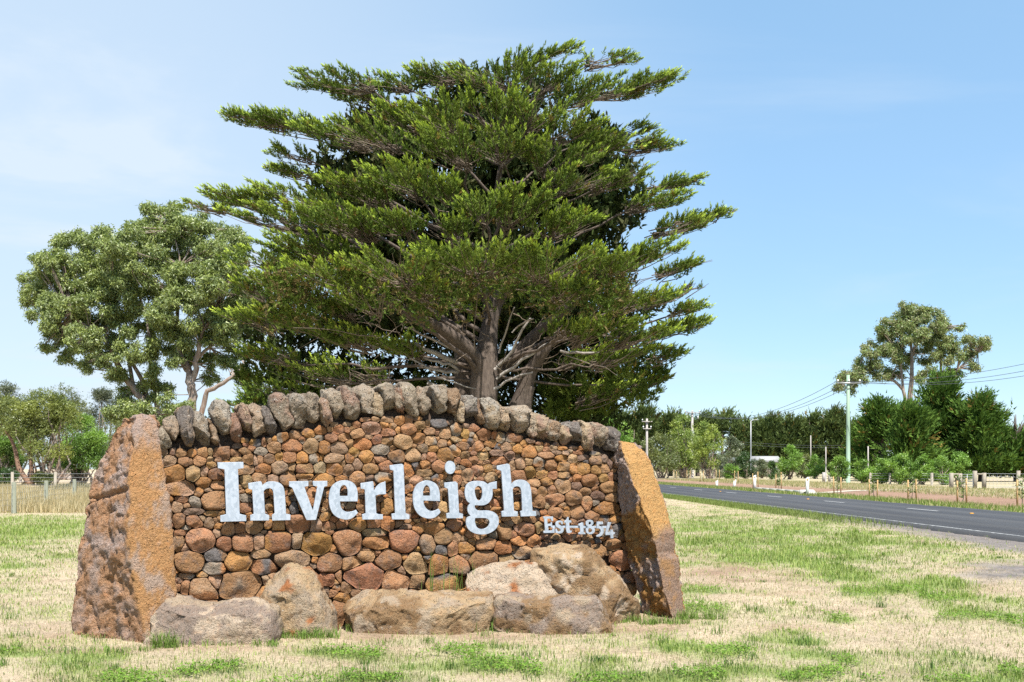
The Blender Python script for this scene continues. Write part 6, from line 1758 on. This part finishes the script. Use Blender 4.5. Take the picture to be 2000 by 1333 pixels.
def sapling(label, px, base_py, h_px, leaf, seed):
    loc = ground_at(px, base_py); s = loc[1] / FPX; rg = np.random.default_rng(seed)
    t = thing("staked_sapling", label, "sapling", tuple(loc), 0, "staked saplings beyond the road")
    H = h_px * s
    for dx in (-.22, .2):
        w = .03; hh = H * rg.uniform(.94, 1.06); ln = rg.normal(0, .02)
        Geo().add([(dx-w,-w,-.1),(dx+w,-w,-.1),(dx+w,w,-.1),(dx-w,w,-.1),(dx-w+ln,-w,hh),(dx+w+ln,-w,hh),(dx+w+ln,w,hh),(dx-w+ln,w,hh)], q=[(0,3,2,1),(4,5,6,7),(0,1,5,4),(1,2,6,5),(2,3,7,6),(3,0,4,7)]).build("stake", M_STAKE, t)
    Geo().tube(curve_pts(np.zeros(3), np.array([rg.normal(0, .06), 0, H * 1.05]), 6, wob=.02, rg=rg), np.linspace(.02, .008, 6), 5).build("stem", M_BARK, t)
    lv = Leaves(); m = int(leaf)
    P = np.stack([rg.normal(-.03, .10, m), rg.normal(0, .10, m), rg.uniform(.25, 1.15, m) * H], -1)
    D = rg.normal(0, .6, P.shape) + np.array([0, 0, .2]); D /= np.linalg.norm(D, axis=1, keepdims=True)
    lv.tufts(P, D, 4, .14, .05, .6, np.array([[.16, .24, .06]]).repeat(m, 0), rg)
    lv.build("leaves", M_GUM, t, (0, 0, 0))
    return t
SAP = [(1297,932,12,14,"farthest staked sapling seen just past the right standing stone"), (1319,936.5,17,14,"staked sapling second past the right standing stone"), (1345,938.5,20,14,"staked sapling below the transformer pole"),
       (1371,941,21,14,"staked sapling midway between transformer pole and first white guide post"), (1402,939.5,22,10,"staked sapling directly behind the first white guide post"), (1438,945,24,26,"leafy staked sapling behind the leaning white guide post"),
       (1476,954.5,31,14,"staked sapling right behind the upright white guide post"), (1521,956.5,32,60,"leafiest staked sapling between the upright and tallest guide posts"), (1636,965.5,34,26,"staked sapling right of the tallest white guide post"),
       (1706,973.5,38,36,"staked sapling midway between green pole and timber gate"), (1782,978.5,41,40,"staked sapling left of the timber gate close to the road"), (1879,983,46,40,"staked sapling in front of the timber gate"), (1997,990.5,52,30,"staked sapling at right edge of picture")]
for k, (px, b, h, lf, lab) in enumerate(SAP):
    sapling(lab, px, b, h, lf, 400 + k)

# ------------------------------------------------------------------ gate, fences, letterbox, house
def square_post(parent, loc, x, y, w, h, mat, name="post", z0=-.1):
    return Geo().box((x - w, y - w, z0), (x + w, y + w, h)).build(name, mat, parent)
loc = ground_at(1858, 954)
s = loc[1] / FPX
t = thing("timber_gate", "weathered timber gateway with four grey posts and top rails by the dark cypresses", "gate", tuple(loc))
for px, h in ((1858, 30), (1875, 29), (1904, 34), (1922, 30)):
    square_post(t, loc, (px - 1858) * s, 0, .13, h * s, M_WOOD)
Geo().box((-.1, -.06, 25 * s), (17 * s, .06, 29 * s)).build("rail", M_WOOD, t)
Geo().box((46 * s, -.06, 26 * s), (64 * s, .06, 29 * s)).build("rail", M_WOOD, t)
g = Geo()
for z in np.linspace(.15, 27 * s, 6): g.cyl((17 * s + .15, 0, z), (46 * s - .15, 0, z), .022)
for x in (17 * s + .15, 31 * s, 46 * s - .15): g.cyl((x, 0, .15), (x, 0, 27 * s), .028)
g.build("gate_frame", M_STEEL, t, kind="stuff")

def wire_fence(label, pts, posts, h, rows, group=None, post_mat=M_WOOD, r=.07, verticals=0.0, wr=.006):
    p0 = np.array(pts[0]); t = thing("wire_fence", label, "fence", tuple(p0), 0, group)
    for q in posts:
        q = np.array(q)
        Geo().tube([q - p0 + np.array([0, 0, -.1]), q - p0 + np.array([0.01, 0, h])], [r, r * .92], 9).build("post", post_mat, t, None, True)
    for a, b in zip(pts[:-1], pts[1:]):
        a, b = np.array(a), np.array(b)
        for z in rows:
            Geo().cyl(a - p0 + np.array([0, 0, z]), b - p0 + np.array([0, 0, z]), wr, n=4).build("wire", M_STEEL, t)
        if verticals:
            g = Geo(); L = np.linalg.norm(b - a)
            for u in np.arange(0, L, verticals):
                q = a + (b - a) * u / L - p0
                g.cyl(q + np.array([0, 0, rows[0]]), q + np.array([0, 0, rows[-1]]), wr * .8, n=3)
            g.build("mesh_wire", M_STEEL, t, kind="stuff")
    return t
# paddock fence at the left: runs away from the camera, then across
A0 = ground_at(-140, 1018); A1 = ground_at(27, 1003); A2 = ground_at(90, 992); A3 = ground_at(145, 983); A4 = ground_at(330, 962)
wire_fence("wire mesh fence on round grey green posts along the left paddock", [A0, A1, A2, A3, A4], [A0, A1, A2, A3, (A3 + A4) / 2, A4], 1.12, [.12, .3, .5, .72, 1.0], None, paint_mat("treated_pine_post", (0.21, 0.22, 0.165), .85, .4), .085, .32, .0035)
B0 = ground_at(-60, 955); B1 = ground_at(108, 955); B2 = ground_at(210, 955)
wire_fence("farther wire fence crossing the straw paddock at left", [B0, B1, B2], [B0, (B0 + B1) / 2, B1, B2], 1.35, [.3, .6, .9, 1.2], None, M_WOOD, .12, 0, .012)
C0 = ground_at(1700, 946); C1 = ground_at(1738, 946.5); C2 = ground_at(1788, 947); C3 = ground_at(1820, 948); C4 = ground_at(1855, 953)
wire_fence("post and wire fence behind light green shrubs left of the timber gate", [C0, C1, C2, C3, C4], [C0, C1, C2, C3], 1.2, [.3, .6, .9, 1.1], None, M_WOOD, .13, 0, .012)
E0 = ground_at(1925, 954); E1 = ground_at(1989, 956); E2 = ground_at(2060, 957)
wire_fence("wire fence from the timber gate to right edge of picture", [E0, E1, E2], [E1, E2], 1.45, [.2, .45, .7, .95, 1.2], None, M_WOOD, .15, .5, .012)
loc = ground_at(1609, 941); s = loc[1] / FPX
t = thing("letterbox_stand", "two pale posts carrying a dark green letterbox on a rail left of green pole", "letterbox", tuple(loc))
square_post(t, loc, 0, 0, .16, 18 * s, M_POLE); square_post(t, loc, 11 * s, 0, .13, 18 * s, M_POLE)
Geo().box((-.1, -.07, 10 * s), (20 * s, .07, 12 * s)).build("rail", M_WOOD, t)
g = Geo(); x0, x1, z0, z1 = 13 * s, 19.5 * s, 12 * s + .01, 16 * s
g.add([(x0,-.25,z0),(x1,-.25,z0),(x1,.25,z0),(x0,.25,z0),(x0,-.25,z1),(x1,-.25,z1),(x1,.25,z1),(x0,.25,z1),(x0,0,z1+.18),(x1,0,z1+.18)], q=[(0,3,2,1),(0,1,5,4),(2,3,7,6),(4,5,9,8),(6,7,8,9),(3,0,4,7),(1,2,6,5)], t=[(4,8,7),(5,6,9)])
g.build("letterbox", M_GREENBOX, t)

def house(label, px0, px1, eave, ridge, depth, wall_m, roof_m, wins):
    s = depth / FPX; loc = at((px0 + px1) / 2, HOR, depth); loc[2] = 0
    w = (px1 - px0) / 2 * s; ze = EYE - (eave - HOR) * s; zr = EYE - (ridge - HOR) * s
    t = thing("house", label, "house", tuple(loc))
    Geo().box((-w, 0, -.1), (w, 6, ze)).build("wall", wall_m, t)
    e = .4
    v = [(-w-e,-e,ze+.01),(w+e,-e,ze+.01),(w+e,6+e,ze+.01),(-w-e,6+e,ze+.01),(-w-e,3,zr),(w+e,3,zr)]
    Geo().add(v, q=[(0,1,5,4),(2,3,4,5),(0,3,2,1)], t=[(1,2,5),(3,0,4)]).build("roof", roof_m, t)
    for (a, b, z0, z1) in wins:
        f = Geo().box((a, -.06, z0), (b, -.005, z1)).build("window", M_WHITE, t)
        Geo().box((a + .08, -.075, z0 + .08), (b - .08, -.062, z1 - .08)).build("pane", M_GLASS, f)
    return t
_g = Mat("window_glass"); M_GLASS = _g.principled((0.03, 0.035, 0.04), 0.08, 0, None, 0.6)
M_CREAM = paint_mat("cream_render", (0.40, 0.36, 0.29), .8, .15); M_PALEROOF = paint_mat("pale_metal_roof", (0.42, 0.41, 0.40), .5, .1); M_GREYROOF = paint_mat("grey_metal_roof", (0.25, 0.27, 0.29), .5, .15); M_GREYWALL = paint_mat("grey_shed_sheet", (0.32, 0.34, 0.36), .6, .2)
house("low cream house with pale roof half hidden by shrubs across the road", 1480, 1524, 903, 891, 190, M_CREAM, M_PALEROOF, [(.7, 1.5, .9, 1.9)])
house("low grey shed in shade left of the dark round shrub", 1414, 1446, 900, 893, 200, M_GREYWALL, M_GREYROOF, [(-.6, .4, 1.0, 1.9)])
